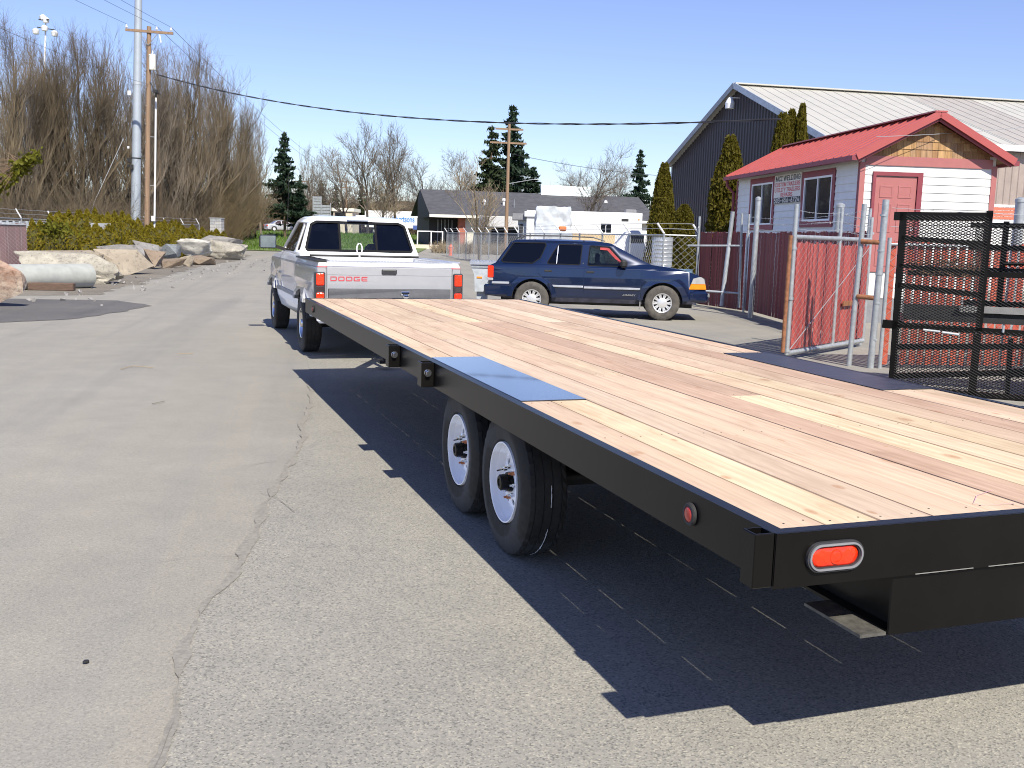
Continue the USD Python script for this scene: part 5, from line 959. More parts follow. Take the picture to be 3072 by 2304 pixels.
# long chain link fence from the shade darkened red fence away to the hydrant
def chain_fence(label, pts, h, spacing, lw, r, arm, seed, arm_h=.34):
    pts = np.array(pts, float); F_ = thing('chain_link_fence', label, 'fence', (*pts[0], 0)); m = M(); rng_ = np.random.default_rng(seed); tops = []
    for a, b in zip(pts[:-1], pts[1:]):
        Ln = float(np.linalg.norm(b-a)); ang = math.atan2(*(b-a)[::-1]); v, f = diagonals(Ln, .05, h, lw, lw*.9, r); T = Tm((*(a-pts[0]), 0), rz=ang); m.add(v@T[:3, :3].T+T[:3, 3], f)
        k = max(1, round(Ln/spacing))
        for i in range(k): tops.append(a+(b-a)*i/k-pts[0])
        pipe(F_, (*(a-pts[0]), h), (*(b-pts[0]), h), .02, mt['zinc'], 'rail', 6)
    tops.append(pts[-1]-pts[0])
    for i, t in enumerate(tops):
        z = float(gz(0, t[1]+pts[0][1])); pipe(F_, (*t, z), (*t, z+h+.05), .03, mt['zinc'], 'post', 8); q = np.array([*t, z+h+.04])+np.array(arm)*(1+rng_.uniform(-.1, .1)); obj('barb_arm', M().tube([(*t, z+h+.04), q], .028, 6), mt['sky_white'] if arm_h > .3 else mt['zinc'], F_)
    for fr in (.45, .95):
        w_ = M()
        for a, b in zip(tops[:-1], tops[1:]): w_.tube([np.array([*a, h+.04])+np.array(arm)*fr, np.array([*b, h+.04])+np.array(arm)*fr], .006, 4)
        obj('barbed_wire', w_, mt['wire'], F_)
    obj('chain_link', m, mt['wire'], F_, kind='stuff')
    return F_
chain_fence('long grey chain link fence with tilted barb arms from the SUV to the hydrant', [(4.86, 27.15), (3.93, 27.2), (-1.0, 56), (-2.7, 66), (-5.4, 80)], 1.82, 3.3, .20, .0035, (-.20, .02, .28), 3)
chain_fence('grey chain link fence with white barb arms behind the left hedge', [(-20.0, 38.5), (-21.0, 52), (-20.6, 66.5)], 1.85, 3.2, .18, .0035, (-.16, -.08, .34), 5)
# ------------------------------------------------------------------ utility trailer with a black mesh ramp
UT = thing('utility_trailer', 'black utility trailer with raised expanded mesh ramp at the right edge', 'trailer', (3.95, 10.5, 0), -.35)
bp = mt['black_paint']
def ubar(x0, z0, x1, z1, w=.05, y=0, nm='ramp_bar'): obj(nm, M().bar((x0, y, z0), (x1, y, z1), .05, w, (0, 0, 1) if abs(z1-z0) < abs(x1-x0) else (1, 0, 0)), bp, UT)
ubar(.02, .32, .0, 2.03, .07, 0, 'stile'); ubar(.80, .86, .80, 2.06, .06, 0, 'stile'); ubar(.79, .2, .79, .83, .075, 0, 'stile'); ubar(1.12, .2, 1.10, .80, .045, .03, 'stile'); ubar(1.50, .2, 1.50, .80, .06, .03, 'stile')
ubar(-.09, 1.99, .83, 2.0, .085); ubar(.0, 1.77, .80, 1.73, .05); ubar(.0, 1.49, .80, 1.44, .04); ubar(.0, 1.29, .80, 1.22, .055); ubar(-.12, .885, .02, .88, .085); ubar(.0, .88, 2.2, .84, .06); ubar(0, .22, 2.2, .20, .06)
ubar(.05, .62, 1.9, .74, .06, .35, 'rear_bar'); ubar(.05, .30, 1.6, .46, .06, .40, 'rear_bar'); ubar(1.15, .42, 1.55, .46, .09, .3, 'rear_bar')
for (x0, x1, z0, z1) in ((.03, .80, .88, 2.0), (.03, 2.2, .2, .86)):
    v, f = diagonals(x1-x0, z0, z1, .052, .027, .0054, -.02); v[:, 0] += x0; obj('ramp_mesh', (v, f), mt['black_dull'], UT, kind='stuff')
obj('spring_rod', M().tube([(.28, -.03, .845), (.44, -.03, .835)], .012, 8).tube([(.46, -.03, .83), (.62, -.03, .815)], .014, 8), mt['zinc'], UT); obj('latch_pin', M().tube([(1.02, -.03, .86), (1.02, -.03, .93)], .012, 8), mt['zinc'], UT)
obj('deck', M().box((1.9, .9, .80), (5.6, 2.6, .86)), mt['black_dull'], UT); obj('deck_rail', M().box((.1, 1.6, .86), (5.6, 1.66, 1.02)), mt['black_dull'], UT); obj('deck_rail', M().box((.1, 1.2, .86), (5.6, 1.25, .92)), mt['black_dull'], UT); obj('hinge_arm', M().box((2.14, -.02, .80), (2.22, .95, .87)), bp, UT); obj('hinge_arm', M().box((.02, .03, .86), (.09, 1.62, .92)), bp, UT); obj('grey_rail', M().box((.7, 1.52, .955), (3.3, 1.58, 1.03)), mt['grey_steel'], UT)
for x in (.92, 1.12, 1.9, 2.5): obj('side_post', M().box((x-.03, 1.66, .9), (x+.03, 1.71, 2.0)), bp, UT)
for z in (1.06, 1.44, 1.70, 1.95): obj('side_rail', M().box((.75, 1.66, z-.03), (3.2, 1.70, z+.03)), bp, UT)
v, f = diagonals(2.4, .95, 1.96, .06, .032, .0050, 1.64); v[:, 0] += .8; obj('side_mesh', (v, f), mt['black_dull'], UT, kind='stuff')
obj('side_handle', M().tube([(1.12, 1.6, 1.52), (1.5, 1.6, 1.53), (1.5, 1.6, 1.66)], .02, 8), bp, UT)
rb_ = M(); r = np.random.default_rng(3)
c = np.c_[r.uniform(.15, .8, 130), r.uniform(.2, .9, 130), 1.47+r.normal(0, .05, 130)]; d = r.normal(size=(130, 3))*[1, .6, .3]; d /= np.linalg.norm(d, axis=1)[:, None]
obj('dry_twigs', sticks(c-d*.09, c+d*.09, .004, .003), mat('dry_twig', (.16, .09, .05), .8), UT, kind='stuff'); ubar(.1, 1.40, 2.2, 1.42, .06, 1.0, 'rear_bar')
for s in (2.9, 3.7):
    w_ = group_part(UT, 'wheel', (s+.3, 1.05, .33), (0, 0, math.pi/2)); obj('tyre', tyre_mesh(.2, .33, .2, 32), mt['rubber'], w_); obj('rim', revolve([(-.09, .2), (-.06, .001), (.1, .001), (.1, .2)], 20, 'x'), mt['black_dull'], w_)
# ------------------------------------------------------------------ left side: screen gate, container, pillar, pipe, rocks
mt['screen'] = [mat('screen_maroon_%d' % i, c, .7, var=.15) for i, c in enumerate([(.135, .075, .075), (.15, .08, .08)])]
slat_run('screen_fence', 'dusty maroon screened gate at the far left behind the rocks', (-19.4, 33.4), (-15.78, 33.0), .05, 1.65, mt['screen'], .09, .004, 9, False, .14, -1)
CT = thing('storage_container', 'pale ribbed storage container behind the left chain link fence', 'container', (-24.5, 44.5, 0), 0)
obj('wall', moved(ribbed((0, 0), (6.0, 0), lambda t: .1, lambda t: 1.75, (0, -1), .28, .04), Tm()), mt['zinc_matt'], CT); obj('roof', mbox((0, .0, 1.70), (6.0, 2.2, 1.76)), mt['sky_white'], CT); obj('end_wall', mbox((5.96, .01, .1), (6.0, 2.2, 1.70)), mt['sky_white'], CT)
mt['block'] = [mat('grey_block_%d' % i, c, .9, var=.2, scale=6, bump=.2) for i, c in enumerate([(.33, .33, .32), (.28, .285, .285), (.37, .36, .34)])]
PL = thing('stone_pillar', 'grey stone block pillar at the end of the left hedge', 'pillar', (-19.75, 66, 0), .0)
r = np.random.default_rng(2)
for k in range(12):
    x = 0; cuts = [0, .40, .74] if k % 2 else [0, .30, .74]
    for a, b in zip(cuts[:-1], cuts[1:]): obj('block', rbox((a+.006, -r.uniform(0, .012), k*.19+.006), (b-.006, .70, k*.19+.186), .012), mt['block'][int(r.integers(3))], PL)
obj('cap', rbox((-.02, -.03, 2.28), (.76, .72, 2.34), .01), mt['block'][1], PL)
mt['concrete'] = mat('concrete_pipe', (.31, .32, .295), .85, var=.12, scale=5, bump=.12, bscale=40)
CPp = thing('concrete_pipe', 'smooth grey concrete pipe lying on its side by the road', 'pipe', (-11.42, 27.3, .325), .96)
obj('barrel', revolve([(0, .255), (-.01, .315), (-.03, .325), (-2.7, .325), (-2.7, .255)], 44, 'x'), mt['concrete'], CPp, smooth=40)
obj('timber_block', moved(rbox((-.55, -.12, 0), (.55, .12, .20), .02), Tm((-11.75, 25.75, 0), rz=.15)), mat('old_timber', (.10, .062, .042), .85, var=.3, stretch=(.5, 6, 6)), label='dark timber block under the near side of the concrete pipe', cat='timber')
def rock_mat(name, a, b, sc=3.):
    n = {'tc': ('texture_coordinate', {}), 'n': ('noise_texture', {'scale': sc, 'detail': 8., 'roughness': .68}), 'r': ('rgb_ramp', {'ramp': [(.32, a), (.5, tuple((np.array(a)+np.array(b))/2)), (.66, b)]}), 'n2': ('noise_texture', {'scale': sc*6, 'detail': 5., 'roughness': .7}), 'r2': ('rgb_ramp', {'ramp': [(.34, (.45, .45, .45)), (.45, (1, 1, 1)), (.8, (1.15, 1.12, 1.08))]}), 'mx': ('mix_color', {'blend_type': 'multiply', 'fac': .85}), 'bu': ('bump', {'strength': .6, 'distance': .04}), 'p': ('principled_bsdf', {'roughness': .9, 'specular_ior_level': .2})}
    return usdkit.material(stage, LK+name, n, [('tc.object', 'n.vector'), ('tc.object', 'n2.vector'), ('n.fac', 'r.fac'), ('n2.fac', 'r2.fac'), ('r.color', 'mx.a'), ('r2.color', 'mx.b'), ('mx.result', 'p.base_color'), ('n2.fac', 'bu.height'), ('bu.normal', 'p.normal')], surface='p.BSDF')
RM = {'rust': rock_mat('rock_rusty', (.24, .125, .08), (.56, .48, .38), 1.8), 'pale': rock_mat('rock_pale', (.22, .205, .17), (.40, .37, .30), 2.5), 'tan': rock_mat('rock_tan', (.25, .21, .16), (.34, .295, .225), 1.2), 'grey': rock_mat('rock_grey', (.20, .19, .18), (.29, .28, .265), 1.5), 'blue': rock_mat('rock_blue_grey', (.14, .155, .165), (.20, .215, .22), 2.), 'white': rock_mat('rock_white', (.36, .35, .31), (.54, .52, .46), 2.), 'brown': rock_mat('rock_brown', (.17, .13, .095), (.26, .205, .15), 1.5)}
def rock(loc, size, seed, m, label, rot=(0, 0, 0), rough=.10, n=16, flat=.75):
    r = np.random.default_rng(seed); p = r.uniform(-1, 1, (n, 3)); k = np.abs(p).max(1)[:, None]; p = p/k*r.uniform(flat, 1, (n, 1)); h = trimesh.convex.convex_hull(p)
    for _ in range(20):
        if h.edges_unique_length.max() < .30: break
        h = h.subdivide() if len(h.faces) < 1500 else h
        if len(h.faces) >= 1500: break
    v = np.array(h.vertices); nn = np.array(h.vertex_normals); v = v+nn*((meshkit.fbm(v*1.7+seed*3.1, 4)-.5)*rough*2.2+(meshkit.fbm(v*6+seed, 3)-.5)*rough*.8)[:, None]
    v = v*np.array(size)/2; T = Tm((0, 0, 0), rz=rot[2], rx=rot[0], ry=rot[1]); v = v@T[:3, :3].T; v[:, 2] -= v[:, 2].min()+.03
    p_ = obj('boulder', (v, h.faces), m, smooth=24, label=label, cat='rock'); UsdGeom.Xformable(p_).AddTranslateOp().Set(Gf.Vec3d(*map(float, loc)))
rock((-10.85, 20.4, .0), (2.1, .75, 1.3), 3, RM['rust'], 'big rust stained stone slab tilted at the left edge of the photo', (.05, .10, .1), .06, 14, .9)
rock((-13.1, 29.4, 0), (3.4, 1.5, .98), 5, RM['pale'], 'long rough pale boulder right behind the concrete pipe', (0, .03, .1), .16)
rock((-13.55, 35.6, 0), (1.75, 1.6, .92), 8, RM['tan'], 'flat faced tan boulder past the end of the concrete pipe', (0, 0, -.1), .05, 14, .92)
rock((-16.2, 35.0, 0), (4.6, 1.6, .80), 9, RM['tan'], 'long low flat topped boulder behind the rusty slab and pipe', (0, -.03, .0), .06, 14, .9)
rock((-16.5, 43.0, 0), (2.9, 1.4, .95), 12, RM['grey'], 'grey slab lying flat in front of the hedge', (0, 0, .1), .05, 14, .9)
rock((-16.35, 43.6, .50), (2.5, .7, .50), 14, RM['grey'], 'grey slab propped up with its left end high', (0, .30, .05), .05, 14, .9)
rock((-15.6, 45.3, .30), (1.35, .9, .72), 15, RM['blue'], 'blue grey slab leaning on the propped grey slab', (0, .05, 0), .04, 12, .92)
rock((-15.1, 47.8, .35), (1.7, 1.1, .85), 16, RM['white'], 'bright white topped boulder on the rock pile', (0, 0, .2), .12)
rock((-14.5, 40.6, 0), (.75, .9, .95), 18, RM['brown'], 'upright brown rock wedge beside the tan boulder', (.1, .45, 0), .05, 12, .9)
rock((-14.35, 42.3, 0), (1.35, .8, .62), 20, RM['brown'], 'brown wedge with a flat top among the small rocks', (0, -.18, .2), .04, 10, .9)
rock((-14.25, 44.2, 0), (.65, .7, .55), 22, RM['tan'], 'small tan rock at the foot of the rock pile', (0, .3, 0), .08)
rock((-14.55, 46.6, 0), (1.6, .9, .62), 24, RM['brown'], 'brown block with pale top before the pale boulder', (0, .02, .1), .04, 12, .92)
rock((-15.9, 55.5, 0), (2.4, 1.5, 1.05), 26, RM['pale'], 'pale rounded boulder at the far end of the rock pile', (0, .15, 0), .12)
rock((-17.6, 59.8, 0), (3.0, 1.4, 1.30), 28, RM['grey'], 'grey brown boulder below the stone pillar', (0, .12, 0), .08)
rr_ = np.random.default_rng(6)
st_ = M()
for k in range(110):
    y = rr_.uniform(21, 56); x = -9.4-.115*(y-19)+rr_.normal(0, .8)-.25; s = rr_.uniform(.012, .045); h = trimesh.convex.convex_hull(rr_.normal(size=(10, 3))*s); st_.add(np.array(h.vertices)+[x, y, s*.4], h.faces)
obj('gravel', st_, RM['grey'], kind='stuff', label='loose stone chips scattered along the foot of the rocks', cat='gravel')
# ------------------------------------------------------------------ plants
mt['bark_grey'] = mat('bark_grey', (.17, .145, .115), .9, var=.25, scale=3); mt['bark_brown'] = mat('bark_brown', (.10, .072, .045), .9, var=.3, scale=4); mt['twig_brown'] = mat('twig_brown', (.108, .082, .048), .85, var=.35, scale=.5); mt['twig_grey'] = mat('twig_grey', (.132, .107, .078), .85, var=.3, scale=.4); mt['twig_olive'] = mat('twig_olive', (.10, .072, .032), .85, var=.4, scale=.6); mt['twig_tan'] = mat('twig_tan', (.24, .19, .12), .85, var=.25, scale=.6)
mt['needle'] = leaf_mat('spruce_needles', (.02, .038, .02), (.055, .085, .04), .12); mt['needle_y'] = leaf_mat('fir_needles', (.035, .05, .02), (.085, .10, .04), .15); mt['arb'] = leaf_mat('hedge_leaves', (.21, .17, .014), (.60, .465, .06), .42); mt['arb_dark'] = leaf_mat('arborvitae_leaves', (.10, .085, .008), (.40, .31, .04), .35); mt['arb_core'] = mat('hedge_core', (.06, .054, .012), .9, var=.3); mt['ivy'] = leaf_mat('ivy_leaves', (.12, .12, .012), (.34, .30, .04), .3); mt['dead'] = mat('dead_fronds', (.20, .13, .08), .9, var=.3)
def poplar(seed, H, nl=50, nt=48, spread=1.05):
    r = np.random.default_rng(seed); P0, P1, A, B = [], [], [], []
    T0, T1 = [], []
    zb = np.sort(r.uniform(.03, .88, nl))*H
    for z in zb:
        az = r.uniform(0, 2*np.pi); Ln = min((H-z)*r.uniform(.55, 1.0), r.uniform(3.2, 6.5)); tilt = r.uniform(.12, .42)*spread; o = np.array([math.cos(az), math.sin(az), 0]); pts = [np.array([0, 0, z])]
        for k in range(4):
            t_ = tilt*(1.25-.28*k); d = o*math.sin(t_)+np.array([0, 0, math.cos(t_)])+r.normal(0, .05, 3); pts.append(pts[-1]+d*Ln/4)
        pts = np.array(pts); rad = .006+.0042*Ln*np.linspace(1, .10, 5); P0.append(pts[:-1]); P1.append(pts[1:]); A.append(rad[:-1]); B.append(rad[1:])
        s = r.uniform(.15, 4, nt); i = np.minimum(s.astype(int), 3); b = pts[i]+(pts[i+1]-pts[i])*(s-i)[:, None]
        d = (pts[i+1]-pts[i])/np.linalg.norm(pts[i+1]-pts[i], axis=1)[:, None]*.65+r.normal(0, .52, (nt, 3))+[0, 0, .42]; d /= np.linalg.norm(d, axis=1)[:, None]; T0.append(b); T1.append(b+d*r.uniform(.3, 1.15, nt)[:, None])
    T0, T1 = np.vstack(T0), np.vstack(T1); n = len(T0); u = r.uniform(.3, 1, n)[:, None]; b = T0+(T1-T0)*u; d = (T1-T0)/np.linalg.norm(T1-T0, axis=1)[:, None]+r.normal(0, .65, (n, 3)); tw0, tw1 = b, b+d*r.uniform(.2, .6, n)[:, None]
    tr = M().tube([(0, 0, -.3), (.05, 0, H*.3), (-.04, .03, H*.65), (0, 0, H*.93)], [.17, .12, .06, .015], 7)
    S0 = np.vstack(P0+[T0, tw0]); S1 = np.vstack(P1+[T1, tw1]); ra = np.r_[np.concatenate(A), np.full(n, .0052), np.full(n, .0042)]; rb = np.r_[np.concatenate(B), np.full(n, .003), np.full(n, .0025)]
    return tr, sticks(S0, S1, ra, rb)
branch_top = {}
def branchy(seed, H, spread=.7, levels=4, kids=(9, 7, 6), trunk=.22, fork=.25, up=.35, twig_r=.014):
    r = np.random.default_rng(seed); P0, P1, A, B = [], [], [], []
    def grow(p, d, Ln, rad, lv):
        n = 5 if lv < 2 else 3; pts = [p]; dd = d.copy()
        for k in range(n):
            dd = dd+r.normal(0, .10+.05*lv, 3)+[0, 0, up*.12*lv]; dd /= np.linalg.norm(dd); pts.append(pts[-1]+dd*Ln/n)
        rr = np.linspace(rad, max(rad*.35, twig_r*.4), n+1); P0.extend(pts[:-1]); P1.extend(pts[1:]); A.extend(rr[:-1]); B.extend(rr[1:])
        if lv >= levels: return
        for k in range(kids[min(lv, len(kids)-1)]):
            s = r.uniform(fork if lv == 0 else .2, 1.0)*n; i = min(int(s), n-1); q = pts[i]+(pts[i+1]-pts[i])*(s-i); o = r.normal(size=3); o -= o@dd*dd; o /= np.linalg.norm(o); nd = dd*(1-.45*spread)+o*spread*r.uniform(.6, 1.2)+[0, 0, up*.5]; nd /= np.linalg.norm(nd)
            grow(q, nd, Ln*r.uniform(.38, .62)*(1.15-.35*s/n), max(rr[i]*r.uniform(.4, .6), twig_r), lv+1)
    grow(np.array([0, 0, -.2]), np.array([0, 0, 1.]), H*.72, trunk, 0)
    P0, P1 = np.array(P0), np.array(P1); top = P1[:, 2].max() if levels else branch_top[seed]; branch_top[seed] = top; k = H/top; return sticks(P0*k, P1*k, np.array(A), np.array(B))
def conifer(seed, H, R, nw=34, dense=26, droop=.35):
    r = np.random.default_rng(seed); C, D, br0, br1 = [], [], [], []
    for i in range(nw):
        f = (i+r.uniform(-.3, .3))/nw; z = H*(.24+.75*f); rad = R*(1-f)**.85*r.uniform(.65, 1.15)+.12; k = int(6+r.integers(3))
        for j in range(k):
            az = r.uniform(0, 6.28); o = np.array([math.cos(az), math.sin(az), 0]); rr = rad*r.uniform(.55, 1.1); n = max(4, int(dense*rr/R+3)); t = r.uniform(.12, 1, n)[:, None]; z_ = z+r.normal(0, .45)*(1-f)*H/nw; c = np.array([0, 0, z_])+o*rr*t+np.array([0, 0, 1])*(-droop*rr*t+.25*rr*t**2)+r.normal(0, .04+.04*rr, (n, 3))*[1, 1, .6]; C.append(c); D.append(np.repeat([[*o, -.2]], n, 0)); br0.append([0, 0, z_]); br1.append(np.array([0, 0, z_])+o*rr*.9+[0, 0, -droop*rr*.8])
    C = np.vstack(C); V, F = leaves(C, .20*R/2.2, r, -.3, .8)
    return M().tube([(0, 0, -1.2), (0, 0, H*.5), (0, 0, H*.98)], [.016*H, .011*H, .004*H], 7).add(*sticks(np.array(br0, float), np.array(br1), .03, .008)), (V, F), None
def tree(name, label, cat, trunk, crown, tm, cm, group=None, extra=None):
    t = thing(name, label, cat, (0, 0, 0), 0, group); obj('trunk', trunk, tm, t); obj('crown', crown, cm, t)
    if extra is not None: obj('limbs', extra, tm, t)
    return t
def place(proto, spots, used, label=None, group=None):
    """spots: (x, y, z, rot, scale[, label]); the first one moves the prototype itself"""
    for i, s in enumerate(spots):
        x, y, z, rot, sc = s[:5]; lab = s[5] if len(s) > 5 else label
        if i == 0 and not used:
            q = UsdGeom.Xformable(proto); q.ClearXformOpOrder(); proto.RemoveProperty('xformOp:translate'); q.AddTranslateOp().Set(Gf.Vec3d(float(x), float(y), float(z))); q.AddRotateZOp().Set(math.degrees(rot)); q.AddScaleOp().Set(Gf.Vec3f(*([float(sc)]*3 if np.isscalar(sc) else map(float, sc)))); data(proto, lab, None, group); used.append(1)
        else: copy_of(proto, (x, y, z), rot, lab, sc, group)
GP = 'row of tall bare poplars behind the left fence'; PLAB = 'tall bare poplar in the upright row behind the left fence and poles'
protos = []
for i, (seed, H) in enumerate(((1, 14), (2, 14), (3, 14), (4, 14))):
    tr, cr_ = poplar(seed, H, 40, 50) if i == 1 else (None, None)
    if cr_ is None: cr_ = branchy(seed+50, H, .35, 3, (32, 10, 7), .16, .06, .9, .0058); tr = branchy(seed+50, H, .35, 0, (32, 10, 7), .16, .06, .9, .0058)
    protos.append(tree('poplar_tree', PLAB, 'tree', tr, cr_, mt['bark_brown'], mt['twig_grey' if i % 2 else 'twig_brown'], GP))
r = np.random.default_rng(17)
tops = [(-27.1, 55, 12.0), (-28.1, 58, 12.8), (-28.4, 60, 12.4), (-28.6, 62, 12.5), (-26.9, 62, 13.95), (-26.9, 63.6, 13.4), (-26.0, 64, 14.1), (-25.5, 68, 13.6), (-26.3, 66.5, 13.9), (-24.3, 70, 14.0), (-25.4, 72, 13.2), (-24.6, 74, 14.7), (-24.4, 76, 15.3), (-24.6, 80, 15.6), (-25.4, 86, 15.4), (-26.1, 92, 15.5), (-26.7, 98, 14.6), (-27.9, 106, 12.5), (-29.6, 66, 13.2), (-27.7, 79, 14.6), (-29.5, 91, 15.0), (-26.2, 88, 13.4), (-26.6, 101, 11.0), (-25.6, 100.5, 9.0), (-31.0, 57, 12.4), (-32.5, 64, 13.0), (-31.5, 70, 13.8)]
by = {0: [], 1: [], 2: [], 3: []}
for i, (x, y, H) in enumerate(tops): by[i % 4].append((x, y, float(gz(0, y))-.1, r.uniform(0, 6.3), (H/14*1.02*r.uniform(.9, 1.15), H/14*1.02*r.uniform(.9, 1.15), H/14*1.0)))
for i in range(4): place(protos[i], by[i], [], PLAB, GP)
for x, y, H, w in ((-25.2, 90, 10.0, 1.5), (-25.6, 95.5, 9.0, 1.6), (-25.9, 99, 7.6, 1.7)):
    copy_of(protos[0], (x, y, float(gz(0, y))-.3), r.uniform(0, 6.3), 'broad low bare poplar at the right end of the row beside the spruce', (H/14*w, H/14*w, H/14), 'broad bare poplars ending the row')
# brush below and beyond
def brush(nm, label, n, box, hmax, m, seed, lean=.5, rr=.012, fam=5, cut=None):
    r = np.random.default_rng(seed); (x0, x1), (y0, y1) = box; k = n//fam; b = np.c_[r.uniform(x0, x1, k), r.uniform(y0, y1, k)]; b = b[b[:, 0] < cut*b[:, 1]] if cut else b; k = len(b); n = k*fam; z = gz(b[:, 0], b[:, 1]); hm = hmax(b[:, 0], b[:, 1]) if callable(hmax) else hmax
    b = np.repeat(np.c_[b, z], fam, 0); h = np.repeat(np.broadcast_to(hm, (k,)), fam)*r.uniform(.35, 1, n//fam*fam); d = r.normal(0, lean, (len(b), 3)); d[:, 2] = 1; d /= np.linalg.norm(d, axis=1)[:, None]
    mid = b+d*h[:, None]*r.uniform(.3, .55, (len(b), 1)); d2 = d+r.normal(0, .62, d.shape); d2[:, 2] += .3; d2 /= np.linalg.norm(d2, axis=1)[:, None]; end = mid+d2*h[:, None]*.5
    P0, P1 = [b, mid], [mid, end]; ra, rb = [np.full(len(b), rr*1.6), np.full(len(b), rr*1.1)], [np.full(len(b), rr*1.1), np.full(len(b), rr*.4)]
    for _ in range(6):
        u = r.uniform(.0, 1, len(b))[:, None]; q = mid+(end-mid)*u; q = np.where(r.random((len(b), 1)) < .4, b+(mid-b)*r.uniform(.4, 1, (len(b), 1)), q); e = d2*.7+r.normal(0, .8, d.shape); e /= np.linalg.norm(e, axis=1)[:, None]; P0.append(q); P1.append(q+e*(h*r.uniform(.08, .26, len(b)))[:, None]); ra.append(np.full(len(b), rr*.7)); rb.append(np.full(len(b), rr*.35))
    return obj(nm, sticks(np.vstack(P0), np.vstack(P1), np.concatenate(ra), np.concatenate(rb)), m, label=label, cat='brush', kind='stuff')
brush('brush', 'tangled brown brush below the bare poplars on the left', 9000, ((-33, -21.6), (50, 100)), lambda x, y: 4.4+1.8*meshkit.noise(np.c_[x*.3, y*.3, x*0]), mt['twig_brown'], 1, .5, .0075, cut=-.30)
brush('brush', 'tall olive brown thicket at the right end of the poplar row', 5200, ((-30, -22.8), (78, 106)), lambda x, y: 6.5+1.5*meshkit.noise(np.c_[x*.4, y*.4, x*0]), mt['twig_olive'], 2, .5, .0075, cut=-.272)
brush('brush', 'brown bare woodland far behind the pickup and store', 16000, ((-75, 75), (150, 185)), lambda x, y: 6.8+3.6*meshkit.noise(np.c_[x*.12, y*.1, x*0]), mt['twig_brown'], 3, .4, .03)
brush('brush', 'dry low bushes beside the store entrance and fence', 1500, ((-7.0, -1.0), (84, 91)), 1.2, mt['twig_tan'], 4, .6)
bk = np.random.default_rng(9); xs = np.linspace(-110, 110, 90); V = np.r_[np.c_[xs, np.full(90, 188.), np.full(90, .5)], np.c_[xs, 188+bk.uniform(0, 8, 90), 5.6+2.4*meshkit.fbm(np.c_[xs*.13, xs*0, xs*0], 3)+bk.uniform(0, .6, 90)], np.c_[xs, np.full(90, 203.), np.full(90, .5)]]
obj('woodland_bank', (V, np.array([[k*90+i, k*90+i+1, (k+1)*90+i+1] for k in range(2) for i in range(89)]+[[k*90+i, (k+1)*90+i+1, (k+1)*90+i] for k in range(2) for i in range(89)])), mt['bark_brown'], kind='stuff', label='dense dark brown far wood closing the view behind everything', cat='wood')
# bare broadleaf trees
bt = []
for i, (seed, H, sp, kd, tk) in enumerate(((11, 14, .62, (15, 11, 8), .22), (12, 14, .75, (15, 11, 8), .20), (13, 14, .9, (15, 11, 8), .20))):
    v, f = branchy(seed, H, sp, 3, kd, tk); lo = branchy(seed, H, sp, 0, kd, tk); bt.append(tree('bare_tree', 'bare tree', 'tree', lo, (v, f), mt['bark_grey'], mt['twig_grey']))
GB = None
place(bt[0], [(-18.1, 125, 1.4, .3, (.95, .95, 1.03), 'tallest bare tree above the left half of the pickup cab'), (-15.2, 130, 1.4, 2.1, (.9, .9, 1.04), 'tall bare tree just right of the tallest one above the pickup'), (-16.9, 128, 1.4, 4.0, .9, 'bare tree squeezed between the two tallest above the pickup'), (-27.4, 110, 1.1, 1.2, (.6, .6, .95), 'thin pale bare tree beside the end of the poplar row'), (-27.6, 135, 1.42, 3.3, (.55, .55, .85), 'spindly bare tree right of the dark spruce'), (-25.2, 134, 1.42, .8, (.5, .5, .72), 'small spindly bare tree left of the rack tower')], [])
place(bt[1], [(-21.5, 130, 1.42, 1.0, (1.0, 1.0, .85), 'forked bare tree leaning left above the rear window'), (-11.0, 130, 1.42, 2.5, (.8, .8, .75), 'bare tree over the left end of the store roof'), (-6.8, 125, 1.4, .4, (.9, .9, .82), 'bushy bare tree left of the big dark conifers'), (12, 125, 1.4, 3.6, (.7, .7, .70), 'small bare tree left of the dark conifer by the barn'), (-9, 138, 1.42, 5.0, (.9, .9, .66), 'low rounded bare tree behind the store ridge'), (2.5, 128, 1.4, 2.2, (.8, .8, .72), 'bare tree behind the store between conifer and white roof panel')], [])
place(bt[2], [(4.95, 82, .2, .2, (.62, .62, .66), 'spreading bare tree standing in front of the pale roof panel'), (8.6, 118, 1.3, 4.4, (.7, .7, .66), 'bare tree behind the right part of the store roof')], [])
v, f = branchy(31, 7.4, .8, 3, (13, 9, 6), .11, .12, .5, .009); ft = tree('bare_tree', 'tan bare multi stemmed tree in front of the store near the fence', 'tree', M().mesh(branchy(31, 7.4, .8, 0, (13, 9, 6), .11, .12, .5)), (v, f), mt['twig_tan'], mt['twig_tan']); place(ft, [(-2.35, 66.3, 0, 0, 1., 'tan bare multi stemmed tree in front of the store near the fence')], [])
v, f = branchy(33, 5.6, .85, 3, (10, 8, 5), .07, .15, .5, .012); f2 = tree('bare_tree', 'slender birch like bare tree behind the pickup roof', 'tree', M().mesh(branchy(33, 5.6, .85, 0, (10, 8, 5), .07, .15, .5)), (v, f), mt['twig_tan'], mt['twig_tan']); place(f2, [(-13.4, 105, .9, 0, 1.15, 'slender pale bare tree just above the pickup roof')], [])
